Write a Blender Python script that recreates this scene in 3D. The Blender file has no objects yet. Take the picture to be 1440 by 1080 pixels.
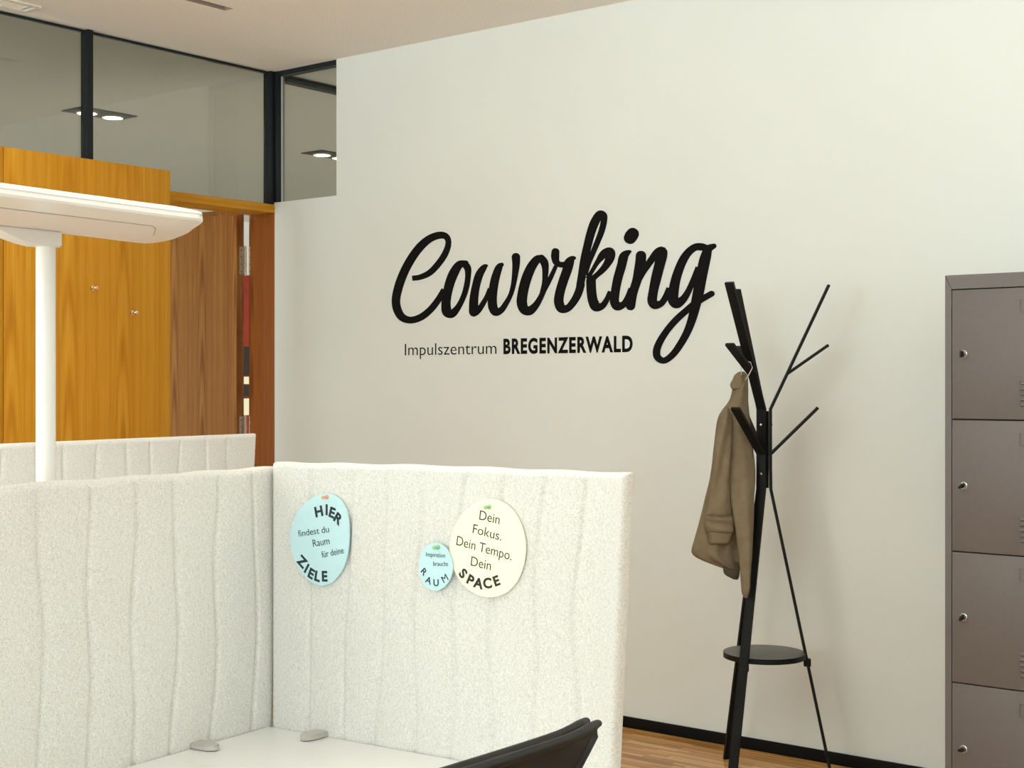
import bpy, bmesh, math, random
from mathutils import Vector, Matrix
from mathutils.geometry import tessellate_polygon

random.seed(7)
SC = bpy.context.scene
COL = SC.collection
R = math.radians

# ------------------------------------------------------------------ camera
cam_data = bpy.data.cameras.new('camera')
cam_data.sensor_width = 36.0
cam_data.lens = 36.0 * 2012.0 / 1440.0
cam_data.clip_start = 0.05
cam = bpy.data.objects.new('camera', cam_data)
COL.objects.link(cam)
cam.location = (0, 0, 1.4)
YAW = math.pi / 2 - math.atan(2540 / 2012)
cam.rotation_euler = (R(90), 0, YAW)
SC.camera = cam

# ------------------------------------------------------------------ sky, daylight, exposure
world = bpy.data.worlds.new('overcast_sky')
SC.world = world
world.use_nodes = True
world.node_tree.nodes['Background'].inputs['Color'].default_value = (0.86, 0.93, 1.0, 1)
world.node_tree.nodes['Background'].inputs['Strength'].default_value = 1.2
SC.view_settings.view_transform = 'Standard'
SC.view_settings.look = 'None'
SC.view_settings.gamma = 1.0
SC.view_settings.exposure = -0.38
SC.view_settings.use_curve_mapping = False


def area(name, loc, target, sx, sy, watts, color):
    d = bpy.data.lights.new(name, 'AREA')
    d.shape = 'RECTANGLE'
    d.size, d.size_y = sx, sy
    d.energy = watts
    d.color = color
    o = bpy.data.objects.new(name, d)
    COL.objects.link(o)
    o.location = loc
    o.rotation_euler = (Vector(target) - Vector(loc)).to_track_quat('-Z', 'Z').to_euler()
    return o


# daylight arriving through the window band behind the camera and the one in the right wall
area('daylight_front', (-1.8, -3.5, 1.75), (-1.8, 0, 1.75), 6.6, 1.95, 330, (0.88, 0.98, 1.0))
area('daylight_right', (3.5, 0.2, 1.75), (0, 0.2, 1.75), 4.0, 1.95, 110, (0.88, 0.98, 1.0))
# unseen fill lights added at the ends of the corridor and the hall
area('fill_corridor', (-6.9, -3.1, 1.6), (-6.9, 0, 1.6), 2.4, 2.2, 230, (1.0, 0.98, 0.94))
area('fill_hall', (3.1, 7.2, 1.6), (0, 7.2, 1.6), 3.0, 2.2, 420, (1.0, 0.98, 0.94))

# ------------------------------------------------------------------ measures (metres)
WY = 4.872      # face of the lettered wall
GX = -5.374     # face of the glazed partition
CZ = 2.963      # ceiling
FY = -3.2       # window wall behind the camera
RX = 3.2        # right wall

# ------------------------------------------------------------------ material helpers


class NT:
    def __init__(self, name):
        self.m = bpy.data.materials.new(name)
        self.m.use_nodes = True
        self.t = self.m.node_tree
        self.b = self.t.nodes['Principled BSDF']
        self.out = self.t.nodes['Material Output']

    def n(self, typ, **kw):
        x = self.t.nodes.new(typ)
        for k, v in kw.items():
            setattr(x, k, v)
        return x

    def link(self, a, b):
        self.t.links.new(a, b)

    def math(self, op, a, b=None, c=None):
        x = self.n('ShaderNodeMath', operation=op)
        for i, v in enumerate((a, b, c)):
            if v is None:
                continue
            if isinstance(v, (int, float)):
                x.inputs[i].default_value = v
            else:
                self.link(v, x.inputs[i])
        return x.outputs[0]

    def noise(self, vec, scale, detail=2, rough=0.5):
        x = self.n('ShaderNodeTexNoise')
        x.inputs['Scale'].default_value = scale
        x.inputs['Detail'].default_value = detail
        x.inputs['Roughness'].default_value = rough
        if vec is not None:
            self.link(vec, x.inputs['Vector'])
        return x.outputs['Fac']

    def ramp(self, fac, stops):
        x = self.n('ShaderNodeValToRGB')
        e = x.color_ramp.elements
        while len(e) < len(stops):
            e.new(0.5)
        for i, (p, c) in enumerate(stops):
            e[i].position = p
            e[i].color = (c[0], c[1], c[2], 1)
        self.link(fac, x.inputs[0])
        return x.outputs[0]

    def obj(self):
        return self.n('ShaderNodeTexCoord').outputs['Object']

    def mapv(self, vec, scale=(1, 1, 1), loc=(0, 0, 0)):
        x = self.n('ShaderNodeMapping')
        x.inputs['Scale'].default_value = scale
        x.inputs['Location'].default_value = loc
        self.link(vec, x.inputs['Vector'])
        return x.outputs[0]

    def bump(self, h, strength, dist):
        x = self.n('ShaderNodeBump')
        x.inputs['Strength'].default_value = strength
        x.inputs['Distance'].default_value = dist
        self.link(h, x.inputs['Height'])
        self.link(x.outputs[0], self.b.inputs['Normal'])

    def set(self, color=None, rough=None, metal=None, spec=None):
        if color is not None:
            self.b.inputs['Base Color'].default_value = (*color, 1)
        if rough is not None:
            self.b.inputs['Roughness'].default_value = rough
        if metal is not None:
            self.b.inputs['Metallic'].default_value = metal
        if spec is not None:
            self.b.inputs['Specular IOR Level'].default_value = spec
        return self


def srgb(r, g, b):
    f = lambda c: c / 12.92 if c <= 0.04045 else ((c + 0.055) / 1.055) ** 2.4
    return tuple(f(v / 255) for v in (r, g, b))


def vary(name, color, amount=0.08, scale=6.0, rough=0.6, metal=0.0, spec=0.5, bump=0.0, bscale=300, stretch=(1, 1, 1)):
    k = NT(name)
    k.set(color, rough, metal, spec)
    v = k.mapv(k.obj(), stretch)
    f = k.noise(v, scale, 3)
    lo = tuple(c * (1 - amount) for c in color)
    hi = tuple(min(1, c * (1 + amount)) for c in color)
    k.link(k.ramp(f, [(0.3, lo), (0.7, hi)]), k.b.inputs['Base Color'])
    if bump:
        k.bump(k.noise(v, bscale, 2), bump, 0.001)
    return k.m


def wood(name, dark, mid, light, across='Y', strip=0.17, rough=0.42, seed=0.0, along='Z'):
    k = NT(name)
    k.set(mid, 0.55, 0, 0.18)
    sx = k.n('ShaderNodeSeparateXYZ')
    k.link(k.obj(), sx.inputs[0])
    a = sx.outputs[across]
    z = sx.outputs[along]
    q = k.math('ADD', k.math('DIVIDE', a, strip), seed)
    sid = k.math('FLOOR', q)
    wn = k.n('ShaderNodeTexWhiteNoise', noise_dimensions='1D')
    k.link(sid, wn.inputs['W'])
    rnd = wn.outputs['Value']
    af = k.math('SUBTRACT', k.math('SUBTRACT', q, sid), k.math('ADD', k.math('MULTIPLY', rnd, 0.5), 0.25))
    # slow drift of the figure along the board
    cv = k.n('ShaderNodeCombineXYZ')
    k.link(k.math('MULTIPLY', a, 5.0), cv.inputs[0])
    k.link(k.math('MULTIPLY', sid, 3.7), cv.inputs[1])
    k.link(k.math('MULTIPLY', z, 1.1), cv.inputs[2])
    drift = k.noise(cv.outputs[0], 1.3, 2)
    zz = k.math('MULTIPLY', k.math('SUBTRACT', z, k.math('MULTIPLY', rnd, 2.6)), 0.16)
    d = k.math('SQRT', k.math('ADD', k.math('MULTIPLY', af, af), k.math('MULTIPLY', zz, zz)))
    ph = k.math('ADD', k.math('MULTIPLY', d, 95.0), k.math('MULTIPLY', drift, 5.0))
    ring = k.math('MULTIPLY_ADD', k.math('SINE', ph), 0.5, 0.5)
    mask = k.math('POWER', 2.718, k.math('MULTIPLY', k.math('MULTIPLY', af, af), -70.0))
    ring = k.math('MULTIPLY', k.math('SUBTRACT', k.math('POWER', ring, 1.5), 0.4), mask)
    # fine vertical fibre
    fv = k.n('ShaderNodeCombineXYZ')
    k.link(k.math('MULTIPLY', a, 260.0), fv.inputs[0])
    k.link(k.math('MULTIPLY', z, 5.0), fv.inputs[2])
    fib = k.noise(fv.outputs[0], 1.0, 3, 0.6)
    bv = k.n('ShaderNodeCombineXYZ')
    k.link(k.math('MULTIPLY', a, 48.0), bv.inputs[0])
    k.link(k.math('MULTIPLY', z, 0.35), bv.inputs[2])
    band = k.noise(bv.outputs[0], 1.0, 3, 0.6)
    f = k.math('ADD', k.math('MULTIPLY', ring, 0.26), k.math('ADD', k.math('MULTIPLY', fib, 0.50), k.math('MULTIPLY', band, 0.50)))
    c = k.ramp(f, [(0.30, light), (0.52, mid), (0.82, dark)])
    k.link(c, k.b.inputs['Base Color'])
    k.bump(fib, 0.08, 0.0006)
    return k.m


def glass(name, tint):
    k = NT(name)
    k.t.nodes.remove(k.b)
    tr = k.n('ShaderNodeBsdfTransparent')
    tr.inputs['Color'].default_value = (*tint, 1)
    gl = k.n('ShaderNodeBsdfGlossy')
    gl.inputs['Roughness'].default_value = 0.0
    gl.inputs['Color'].default_value = (1, 1, 1, 1)
    fr = k.n('ShaderNodeFresnel')
    bf = k.n('ShaderNodeNewGeometry').outputs['Backfacing']
    # thin pane: no total internal reflection at the far face
    k.link(k.math('ADD', k.math('MULTIPLY', bf, 1 / 1.52 - 1.52), 1.52), fr.inputs['IOR'])
    mx = k.n('ShaderNodeMixShader')
    k.link(fr.outputs[0], mx.inputs[0])
    k.link(tr.outputs[0], mx.inputs[1])
    k.link(gl.outputs[0], mx.inputs[2])
    k.link(mx.outputs[0], k.out.inputs['Surface'])
    return k.m


def emit(name, color, strength):
    k = NT(name)
    k.set(color, 0.5)
    k.b.inputs['Emission Color'].default_value = (*color, 1)
    k.b.inputs['Emission Strength'].default_value = strength
    return k.m


def fabric_mat():
    k = NT('heather_fabric')
    k.set((0.7, 0.68, 0.62), 0.95, 0, 0.15)
    o = k.obj()
    a = k.noise(k.mapv(o, (700, 700, 160)), 1.0, 2, 0.7)
    b = k.noise(k.mapv(o, (180, 180, 700)), 1.0, 2, 0.7)
    c = k.noise(o, 560.0, 2, 0.8)
    f = k.math('ADD', k.math('MULTIPLY', k.math('ADD', a, b), 0.32), k.math('MULTIPLY', c, 0.36))
    k.link(k.ramp(f, [(0.36, srgb(180, 178, 171)), (0.50, srgb(212, 211, 205)), (0.62, srgb(231, 231, 226))]), k.b.inputs['Base Color'])
    k.b.inputs['Sheen Weight'].default_value = 0.15
    k.bump(f, 0.22, 0.0008)
    return k.m


def ceiling_mat(name, color):
    k = NT(name)
    k.set(color, 0.9, 0, 0.1)
    sx = k.n('ShaderNodeSeparateXYZ')
    k.link(k.obj(), sx.inputs[0])
    u = k.math('SUBTRACT', k.math('FRACT', k.math('MULTIPLY', sx.outputs['X'], 62.5)), 0.5)
    v = k.math('SUBTRACT', k.math('FRACT', k.math('MULTIPLY', sx.outputs['Y'], 62.5)), 0.5)
    d = k.math('SQRT', k.math('ADD', k.math('MULTIPLY', u, u), k.math('MULTIPLY', v, v)))
    hole = k.math('LESS_THAN', d, 0.2)
    k.link(k.ramp(hole, [(0.0, color), (1.0, tuple(c * 0.80 for c in color))]), k.b.inputs['Base Color'])
    return k.m


def floor_mat():
    k = NT('strip_parquet')
    k.set((0.4, 0.2, 0.08), 0.28)
    o = k.obj()
    sx = k.n('ShaderNodeSeparateXYZ')
    k.link(o, sx.inputs[0])
    row = k.math('FLOOR', k.math('MULTIPLY', sx.outputs['Y'], 62.0))
    wn = k.n('ShaderNodeTexWhiteNoise', noise_dimensions='1D')
    k.link(row, wn.inputs['W'])
    colx = k.math('FLOOR', k.math('ADD', k.math('MULTIPLY', sx.outputs['X'], 3.6), k.math('MULTIPLY', wn.outputs['Value'], 9.0)))
    cv = k.n('ShaderNodeCombineXYZ')
    k.link(row, cv.inputs[0])
    k.link(colx, cv.inputs[1])
    w2 = k.n('ShaderNodeTexWhiteNoise', noise_dimensions='2D')
    k.link(cv.outputs[0], w2.inputs['Vector'])
    g = k.noise(k.mapv(o, (3, 130, 1)), 1.0, 3, 0.6)
    f = k.math('ADD', k.math('MULTIPLY', w2.outputs['Value'], 0.6), k.math('MULTIPLY', g, 0.4))
    k.link(k.ramp(f, [(0.1, srgb(132, 86, 40)), (0.45, srgb(186, 134, 72)), (0.8, srgb(218, 174, 112))]), k.b.inputs['Base Color'])
    return k.m


def mesh_mat():
    # knitted back of the office chair: see-through between the threads
    k = NT('chair_mesh')
    k.set((0.012, 0.012, 0.013), 0.7)
    sx = k.n('ShaderNodeSeparateXYZ')
    k.link(k.obj(), sx.inputs[0])
    u = k.math('FRACT', k.math('MULTIPLY', sx.outputs['Y'], 330.0))
    v = k.math('FRACT', k.math('MULTIPLY', sx.outputs['Z'], 330.0))
    hole = k.math('MULTIPLY', k.math('GREATER_THAN', u, 0.55), k.math('GREATER_THAN', v, 0.45))
    tr = k.n('ShaderNodeBsdfTransparent')
    mx = k.n('ShaderNodeMixShader')
    k.link(hole, mx.inputs[0])
    k.link(k.b.outputs[0], mx.inputs[1])
    k.link(tr.outputs[0], mx.inputs[2])
    k.link(mx.outputs[0], k.out.inputs['Surface'])
    return k.m


M = {
    'wall': vary('wall_plaster', (0.745, 0.79, 0.765), 0.012, 2.0, 0.85, 0, 0.2, 0.05, 180),
    'ceiling': ceiling_mat('ceiling_board', (0.83, 0.805, 0.75)),
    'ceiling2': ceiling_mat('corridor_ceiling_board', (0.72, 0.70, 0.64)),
    'floor': floor_mat(),
    'honey': wood('honey_elm_veneer', srgb(166, 104, 18), srgb(200, 138, 30), srgb(216, 160, 52), 'Y', 0.25, 0.42, 0.3),
    'honey_x': wood('honey_elm_edge', srgb(166, 104, 18), srgb(200, 138, 30), srgb(216, 160, 52), 'Z', 0.25, 0.42, 0.1, 'Y'),
    'elm_shade': wood('shaded_elm_leaf', srgb(92, 54, 20), srgb(146, 97, 44), srgb(170, 121, 62), 'X', 0.17, 0.45, 0.6),  # door leaf: the honey wood with corridor shade put into its colour
    'elm_shade_red': wood('shaded_elm_lining', srgb(100, 52, 14), srgb(136, 78, 28), srgb(158, 98, 40), 'X', 0.15, 0.45, 0.25),  # jamb: same wood again, its shade painted in as a darker, redder tone
    'lino': vary('pale_corridor_floor', (0.62, 0.60, 0.55), 0.04, 6, 0.5),
    'base': vary('black_skirting', (0.004, 0.0045, 0.005), 0.2, 9, 0.6, 0, 0.15),
    'black': vary('black_powder_coat', (0.004, 0.0045, 0.005), 0.15, 14, 0.5, 0, 0.2, 0.1, 500),
    'shelfblack': vary('black_stained_shelf', (0.10, 0.096, 0.088), 0.3, 30, 0.42, 0, 0.5, 0, 1, (1, 8, 1)),
    'mullion': vary('anthracite_aluminium', (0.008, 0.0125, 0.015), 0.1, 5, 0.45, 0.0, 0.3),
    'glass': glass('grey_partition_glass', (0.66, 0.67, 0.645)),
    'clear': glass('clear_window_glass', (0.97, 0.98, 0.97)),
    'edge': vary('polished_glass_edge', (0.45, 0.49, 0.47), 0.05, 8, 0.2),
    'fabric': fabric_mat(),
    'pipe': vary('seam_piping', srgb(208, 204, 192), 0.08, 200, 0.9, 0, 0.1),
    'desk': vary('white_desk_laminate', (0.89, 0.90, 0.885), 0.01, 3, 0.3, 0, 0.5),
    'clamp': vary('grey_clamp_metal', (0.48, 0.46, 0.42), 0.05, 20, 0.42, 0.2),
    'lamp': vary('lamp_white_lacquer', (0.86, 0.87, 0.85), 0.01, 4, 0.3),
    'diffuser': vary('lamp_diffuser', (0.80, 0.755, 0.71), 0.02, 3, 0.5),
    'seam': vary('dark_joint', (0.34, 0.325, 0.31), 0.1, 9, 0.8),
    'locker': vary('taupe_locker_enamel', srgb(108, 103, 101), 0.03, 60, 0.45, 0.1, 0.3),
    'lockdark': vary('locker_shadow_gap', (0.02, 0.018, 0.018), 0.1, 9, 0.8),
    'chrome': vary('chrome', (0.82, 0.82, 0.80), 0.02, 9, 0.12, 1.0),
    'brass': vary('peg_brass', (0.80, 0.60, 0.40), 0.05, 40, 0.22, 1.0),
    'steel': vary('hinge_steel', (0.58, 0.54, 0.44), 0.12, 60, 0.4, 0.45),
    'letter': vary('black_wall_vinyl', (0.0045, 0.0045, 0.0048), 0.1, 20, 0.75, 0, 0.12),
    'blue': vary('pale_blue_card', srgb(188, 222, 226), 0.012, 12, 0.6, 0, 0.3),
    'cream': vary('cream_card', srgb(248, 244, 212), 0.01, 12, 0.6, 0, 0.3),
    'ink': vary('navy_ink', (0.010, 0.020, 0.032), 0.1, 30, 0.6),
    'inkb': vary('black_ink', (0.018, 0.016, 0.013), 0.1, 30, 0.6),
    'pin_green': vary('pin_green', srgb(150, 190, 140), 0.05, 90, 0.3),
    'pin_orange': vary('pin_orange', srgb(226, 164, 134), 0.05, 90, 0.3),
    'coat': None,
    'lining': vary('coat_lining', srgb(86, 78, 66), 0.15, 40, 0.9, 0, 0.1),
    'plastic': vary('black_plastic', (0.008, 0.0078, 0.0078), 0.1, 40, 0.45, 0, 0.25, 0.15, 700),
    'mesh': mesh_mat(),
    'vent': vary('vent_cream', (0.72, 0.67, 0.56), 0.03, 10, 0.5),
    'slot': vary('slot_brown', (0.30, 0.245, 0.20), 0.08, 10, 0.6),
    'lumframe': vary('luminaire_frame', (0.05, 0.045, 0.042), 0.08, 10, 0.5),
    'spot': emit('spot_glow', (1.0, 0.95, 0.84), 14.0),
    'red': vary('poster_red', srgb(150, 44, 22), 0.2, 5, 0.7),
    'tag': vary('tag_print', (0.55, 0.54, 0.52), 0.05, 60, 0.6),
    'wframe': vary('window_frame_grey', (0.10, 0.105, 0.11), 0.05, 8, 0.5),
}


def coat_mat():
    k = NT('olive_cotton')
    base = srgb(136, 121, 96)
    k.set(base, 0.92, 0, 0.15)
    o = k.obj()
    f = k.noise(o, 22.0, 3, 0.6)
    w = k.noise(k.mapv(o, (900, 900, 300)), 1.0, 2)
    k.link(k.ramp(f, [(0.3, srgb(113, 101, 81)), (0.7, srgb(126, 113, 91))]), k.b.inputs['Base Color'])
    k.bump(k.math('ADD', k.math('MULTIPLY', f, 1.2), k.math('MULTIPLY', w, 0.3)), 0.35, 0.004)
    return k.m


M['coat'] = coat_mat()

# ------------------------------------------------------------------ object helpers


def tag(o, label=None, cat=None, group=None, kind=None):
    if label:
        o['label'] = label
    if cat:
        o['category'] = cat
    if group:
        o['group'] = group
    if kind:
        o['kind'] = kind
    return o


def empty(name, loc=(0, 0, 0), rz=0.0):
    o = bpy.data.objects.new(name, None)
    o.empty_display_size = 0.1
    COL.objects.link(o)
    o.location = loc
    o.rotation_euler = (0, 0, rz)
    return o


def link_mesh(name, me, mat, parent=None):
    if mat is not None and not me.materials:
        me.materials.append(mat)
    o = bpy.data.objects.new(name, me)
    COL.objects.link(o)
    if parent is not None:
        o.parent = parent
    return o


def obj_bm(name, bm, mat, parent=None, smooth=False, angle=None):
    bmesh.ops.recalc_face_normals(bm, faces=bm.faces)
    me = bpy.data.meshes.new(name)
    bm.to_mesh(me)
    bm.free()
    if smooth:
        for p in me.polygons:
            p.use_smooth = True
        if angle:
            me.set_sharp_from_angle(angle=R(angle))
    return link_mesh(name, me, mat, parent)


def obj_raw(name, verts, faces, mat, parent=None, smooth=False, angle=None):
    bm = bmesh.new()
    vs = [bm.verts.new(v) for v in verts]
    for f in faces:
        if len(set(f)) < 3:
            continue
        try:
            bm.faces.new([vs[i] for i in f])
        except ValueError:
            pass
    return obj_bm(name, bm, mat, parent, smooth, angle)


def add_box(bm, lo, hi, bevel=0.0, seg=2):
    c = [(a + b) / 2 for a, b in zip(lo, hi)]
    s = [abs(b - a) for a, b in zip(lo, hi)]
    g = bmesh.ops.create_cube(bm, size=1.0, matrix=Matrix.Translation(c) @ Matrix.Diagonal((*s, 1)))
    if bevel:
        es = list({e for v in g['verts'] for e in v.link_edges})
        bmesh.ops.bevel(bm, geom=es, offset=bevel, segments=seg, affect='EDGES', profile=0.5)


def box(name, lo, hi, mat, parent=None, bevel=0.0, seg=2):
    bm = bmesh.new()
    add_box(bm, lo, hi, bevel, seg)
    return obj_bm(name, bm, mat, parent, smooth=bevel > 0, angle=40)


def struct(o):
    o['kind'] = 'structure'
    return o


def add_cyl(bm, p0, p1, r0, r1=None, seg=20, cap=True):
    p0, p1 = Vector(p0), Vector(p1)
    r1 = r0 if r1 is None else r1
    d = p1 - p0
    q = d.to_track_quat('Z', 'Y').to_matrix().to_4x4()
    m = Matrix.Translation((p0 + p1) / 2) @ q
    bmesh.ops.create_cone(bm, cap_ends=cap, segments=seg, radius1=r0, radius2=r1, depth=d.length, matrix=m)


def cyl(name, p0, p1, r0, mat, parent=None, r1=None, seg=24):
    bm = bmesh.new()
    add_cyl(bm, p0, p1, r0, r1, seg)
    return obj_bm(name, bm, mat, parent, smooth=True, angle=40)


def lathe(name, prof, mat, parent=None, seg=28, m=None):
    bm = bmesh.new()
    rings = []
    for r, h in prof:
        rings.append([bm.verts.new((r * math.cos(2 * math.pi * i / seg), r * math.sin(2 * math.pi * i / seg), h)) for i in range(seg)])
    for a, b in zip(rings, rings[1:]):
        for i in range(seg):
            bm.faces.new((a[i], a[(i + 1) % seg], b[(i + 1) % seg], b[i]))
    bm.faces.new(rings[0])
    bm.faces.new(rings[-1])
    if m is not None:
        bm.transform(m)
    return obj_bm(name, bm, mat, parent, smooth=True, angle=35)


def flat_poly(name, outline, holes, plane, mat, parent=None, thick=0.0):
    """polygon with holes in (a, b); plane(a, b, t) gives the 3-D point at depth t"""
    loops = [outline] + holes
    tris = tessellate_polygon([[Vector((a, b, 0)) for a, b in l] for l in loops])
    pts = [p for l in loops for p in l]
    n = len(pts)
    verts = [plane(a, b, 0) for a, b in pts]
    faces = [tuple(t) for t in tris]
    if thick:
        verts += [plane(a, b, thick) for a, b in pts]
        faces += [tuple(i + n for i in reversed(t)) for t in tris]
        k = 0
        for l in loops:
            for i in range(len(l)):
                j = (i + 1) % len(l)
                faces.append((k + i, k + j, n + k + j, n + k + i))
            k += len(l)
    return obj_raw(name, verts, faces, mat, parent)


def sweep(bm, path, side, w, t):
    """flat bar of width w (along 'side') and thickness t following a bent path"""
    P = [Vector(p) for p in path]
    side = Vector(side).normalized()
    rings = []
    for i, p in enumerate(P):
        d0 = (P[i] - P[i - 1]).normalized() if i else (P[1] - P[0]).normalized()
        d1 = (P[i + 1] - P[i]).normalized() if i < len(P) - 1 else d0
        d = (d0 + d1).normalized()
        nrm = d.cross(side).normalized()
        k = 1.0 / max(0.5, d.dot(d1))
        rings.append([bm.verts.new(p + side * a * w / 2 + nrm * b * t / 2 * k) for a, b in ((1, 1), (-1, 1), (-1, -1), (1, -1))])
    for a, b in zip(rings, rings[1:]):
        for i in range(4):
            bm.faces.new((a[i], a[(i + 1) % 4], b[(i + 1) % 4], b[i]))
    bm.faces.new(rings[0])
    bm.faces.new(rings[-1])


def tube(bm, path, r, seg=10):
    P = [Vector(p) for p in path]
    rings = []
    up = Vector((0.123, 0.31, 0.94)).normalized()
    for i, p in enumerate(P):
        d = (P[min(i + 1, len(P) - 1)] - P[max(i - 1, 0)]).normalized()
        a = d.cross(up).normalized()
        b = d.cross(a).normalized()
        rings.append([bm.verts.new(p + (a * math.cos(2 * math.pi * k / seg) + b * math.sin(2 * math.pi * k / seg)) * r) for k in range(seg)])
    for a, b in zip(rings, rings[1:]):
        for i in range(seg):
            bm.faces.new((a[i], a[(i + 1) % seg], b[(i + 1) % seg], b[i]))
    bm.faces.new(rings[0])
    bm.faces.new(rings[-1])


def text_mesh(s, bold=0.0, depth=0.02, space=1.0):
    """outline lettering at unit cap height; returns (mesh, width)"""
    c = bpy.data.curves.new('txt', 'FONT')
    c.body = s
    c.size = 1.0
    c.offset = bold
    c.space_character = space
    c.extrude = depth
    c.resolution_u = 4
    o = bpy.data.objects.new('txt', c)
    COL.objects.link(o)
    bpy.context.view_layer.update()
    me = bpy.data.meshes.new_from_object(o.evaluated_get(bpy.context.evaluated_depsgraph_get()))
    bpy.data.objects.remove(o)
    bpy.data.curves.remove(c)
    return me


CAPH = None


def cap_height():
    global CAPH
    if CAPH is None:
        me = text_mesh('H')
        CAPH = max(v.co.y for v in me.vertices)
        bpy.data.meshes.remove(me)
    return CAPH


def lerp_table(rows, z):
    """rows sorted by first value ascending"""
    if z <= rows[0][0]:
        return rows[0][1:]
    for a, b in zip(rows, rows[1:]):
        if z <= b[0]:
            t = (z - a[0]) / (b[0] - a[0])
            return tuple(x + (y - x) * t for x, y in zip(a[1:], b[1:]))
    return rows[-1][1:]


# ================================================================== THE ROOM
struct(box('floor', (GX - 0.2, FY - 0.2, -0.1), (RX + 0.2, WY + 0.2, 0.0), M['floor']))

# lettered wall, with the notch for the glazed corner cut out at its upper left
NOTX, NOTZ = -4.937, 2.307
struct(flat_poly('wall_back', [(GX, 0), (RX, 0), (RX, CZ), (NOTX, CZ), (NOTX, NOTZ), (GX, NOTZ)], [],
                 lambda a, b, t: (a, WY + t, b), M['wall'], None, 0.20))
struct(box('baseboard_back', (GX + 0.005, WY - 0.012, 0.0), (RX, WY - 0.0005, 0.044), M['base'], None, 0.002))

# left partition below the glass (behind the cabinet), window wall, right wall
DOOR_Y0 = 3.93
struct(box('wall_left', (GX - 0.18, FY, 0.0), (GX, DOOR_Y0, 2.256), M['wall']))


def wall_with_openings(name, outline, holes, plane, thick):
    return struct(flat_poly(name, outline, holes, plane, M['wall'], None, thick))


FW = [(-4.9, -3.1), (-2.9, -1.1), (-0.9, 0.9), (1.1, 2.9)]
wall_with_openings('wall_front', [(GX - 0.2, 0), (RX, 0), (RX, CZ), (GX - 0.2, CZ)],
                   [[(a, 0.75), (b, 0.75), (b, 2.75), (a, 2.75)] for a, b in FW],
                   lambda a, b, t: (a, FY - t, b), 0.2)
RW = [(-1.9, 0.05), (0.25, 2.2)]
wall_with_openings('wall_right', [(FY, 0), (WY, 0), (WY, CZ), (FY, CZ)],
                   [[(a, 0.75), (b, 0.75), (b, 2.75), (a, 2.75)] for a, b in RW],
                   lambda a, b, t: (RX + t, a, b), 0.2)


def window(name, a, b, pt):
    w = struct(empty(name))
    for i, (a0, a1, z0, z1) in enumerate([(a, a + .05, .75, 2.75), (b - .05, b, .75, 2.75), (a + .05, b - .05, .75, .80), (a + .05, b - .05, 2.70, 2.75)]):
        box('window_frame', pt(a0, z0, 0.05), pt(a1, z1, 0.12), M['wframe'], w)
    box('pane', pt(a + .05, .80, .08), pt(b - .05, 2.70, .09), M['clear'], w)


wi = 1
for a, b in FW:
    window('window_%d' % wi, a, b, lambda u, z, d: (u, FY - d, z)); wi += 1
for a, b in RW:
    window('window_%d' % wi, a, b, lambda u, z, d: (RX + d, u, z)); wi += 1

# ceiling: perforated board with the openings of the air grille and the slot light
VENT = (-5.325, -5.215, 2.55, 3.435)
SLOT = (-4.661, -4.608, 2.45, 3.949)
struct(flat_poly('ceiling', [(GX, FY), (RX, FY), (RX, WY), (GX, WY)],
                 [[(h[0], h[2]), (h[1], h[2]), (h[1], h[3]), (h[0], h[3])] for h in (VENT, SLOT)],
                 lambda a, b, t: (a, b, CZ + t), M['ceiling'], None, 0.02))

# slot light: a recessed brown trough
sl = empty('ceiling_slot_light', ((SLOT[0] + SLOT[1]) / 2, 3.2, CZ))
tag(sl, 'narrow brown recessed slot light in the ceiling above the room', 'light')
x0, x1, y0, y1 = -0.0265, 0.0265, SLOT[2] - 3.2, SLOT[3] - 3.2
bm = bmesh.new()
add_box(bm, (x0, y0, 0.045), (x1, y1, 0.05))
add_box(bm, (x0, y0, 0), (x0 + .002, y1, .045))
add_box(bm, (x1 - .002, y0, 0), (x1, y1, .045))
add_box(bm, (x0, y1 - .002, 0), (x1, y1, .045))
add_box(bm, (x0, y0, 0), (x1, y0 + .002, .045))
obj_bm('trough', bm, M['slot'], sl)
box('louvre_plate', (x0 + .006, y0 + .01, .018), (x1 - .006, y1 - .01, .022), M['slot'], sl)

# air grille
vt = empty('ceiling_vent', ((VENT[0] + VENT[1]) / 2, 3.0, CZ))
tag(vt, 'cream slotted air grille set into the ceiling near the glass', 'vent')
vx, vy0, vy1 = 0.055, VENT[2] - 3.0, VENT[3] - 3.0
bm = bmesh.new()
add_box(bm, (-vx - .012, vy0, -.006), (-vx + .012, vy1, .004), .0015)
add_box(bm, (vx - .012, vy0, -.006), (vx + .012, vy1, .004), .0015)
add_box(bm, (-vx + .012, vy1 - .014, -.006), (vx - .012, vy1 + .012, .004), .0015)
add_box(bm, (-vx + .012, vy0 - .012, -.006), (vx - .012, vy0 + .014, .004), .0015)
obj_bm('vent_frame', bm, M['vent'], vt)
box('vent_duct', (-vx, vy0, .03), (vx, vy1, .034), M['lumframe'], vt)
bm = bmesh.new()
add_box(bm, (-vx + .013, -.0015, -.004), (vx - .013, .0015, .02))
bm.transform(Matrix.Rotation(R(25), 4, 'X'))
bmesh.ops.recalc_face_normals(bm, faces=bm.faces)
sme = bpy.data.meshes.new('slat'); bm.to_mesh(sme); bm.free()
y = vy0 + .03
while y < vy1 - .02:
    s = link_mesh('slat', sme, M['vent'], vt); s.location = (0, y, 0)
    y += .022

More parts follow.
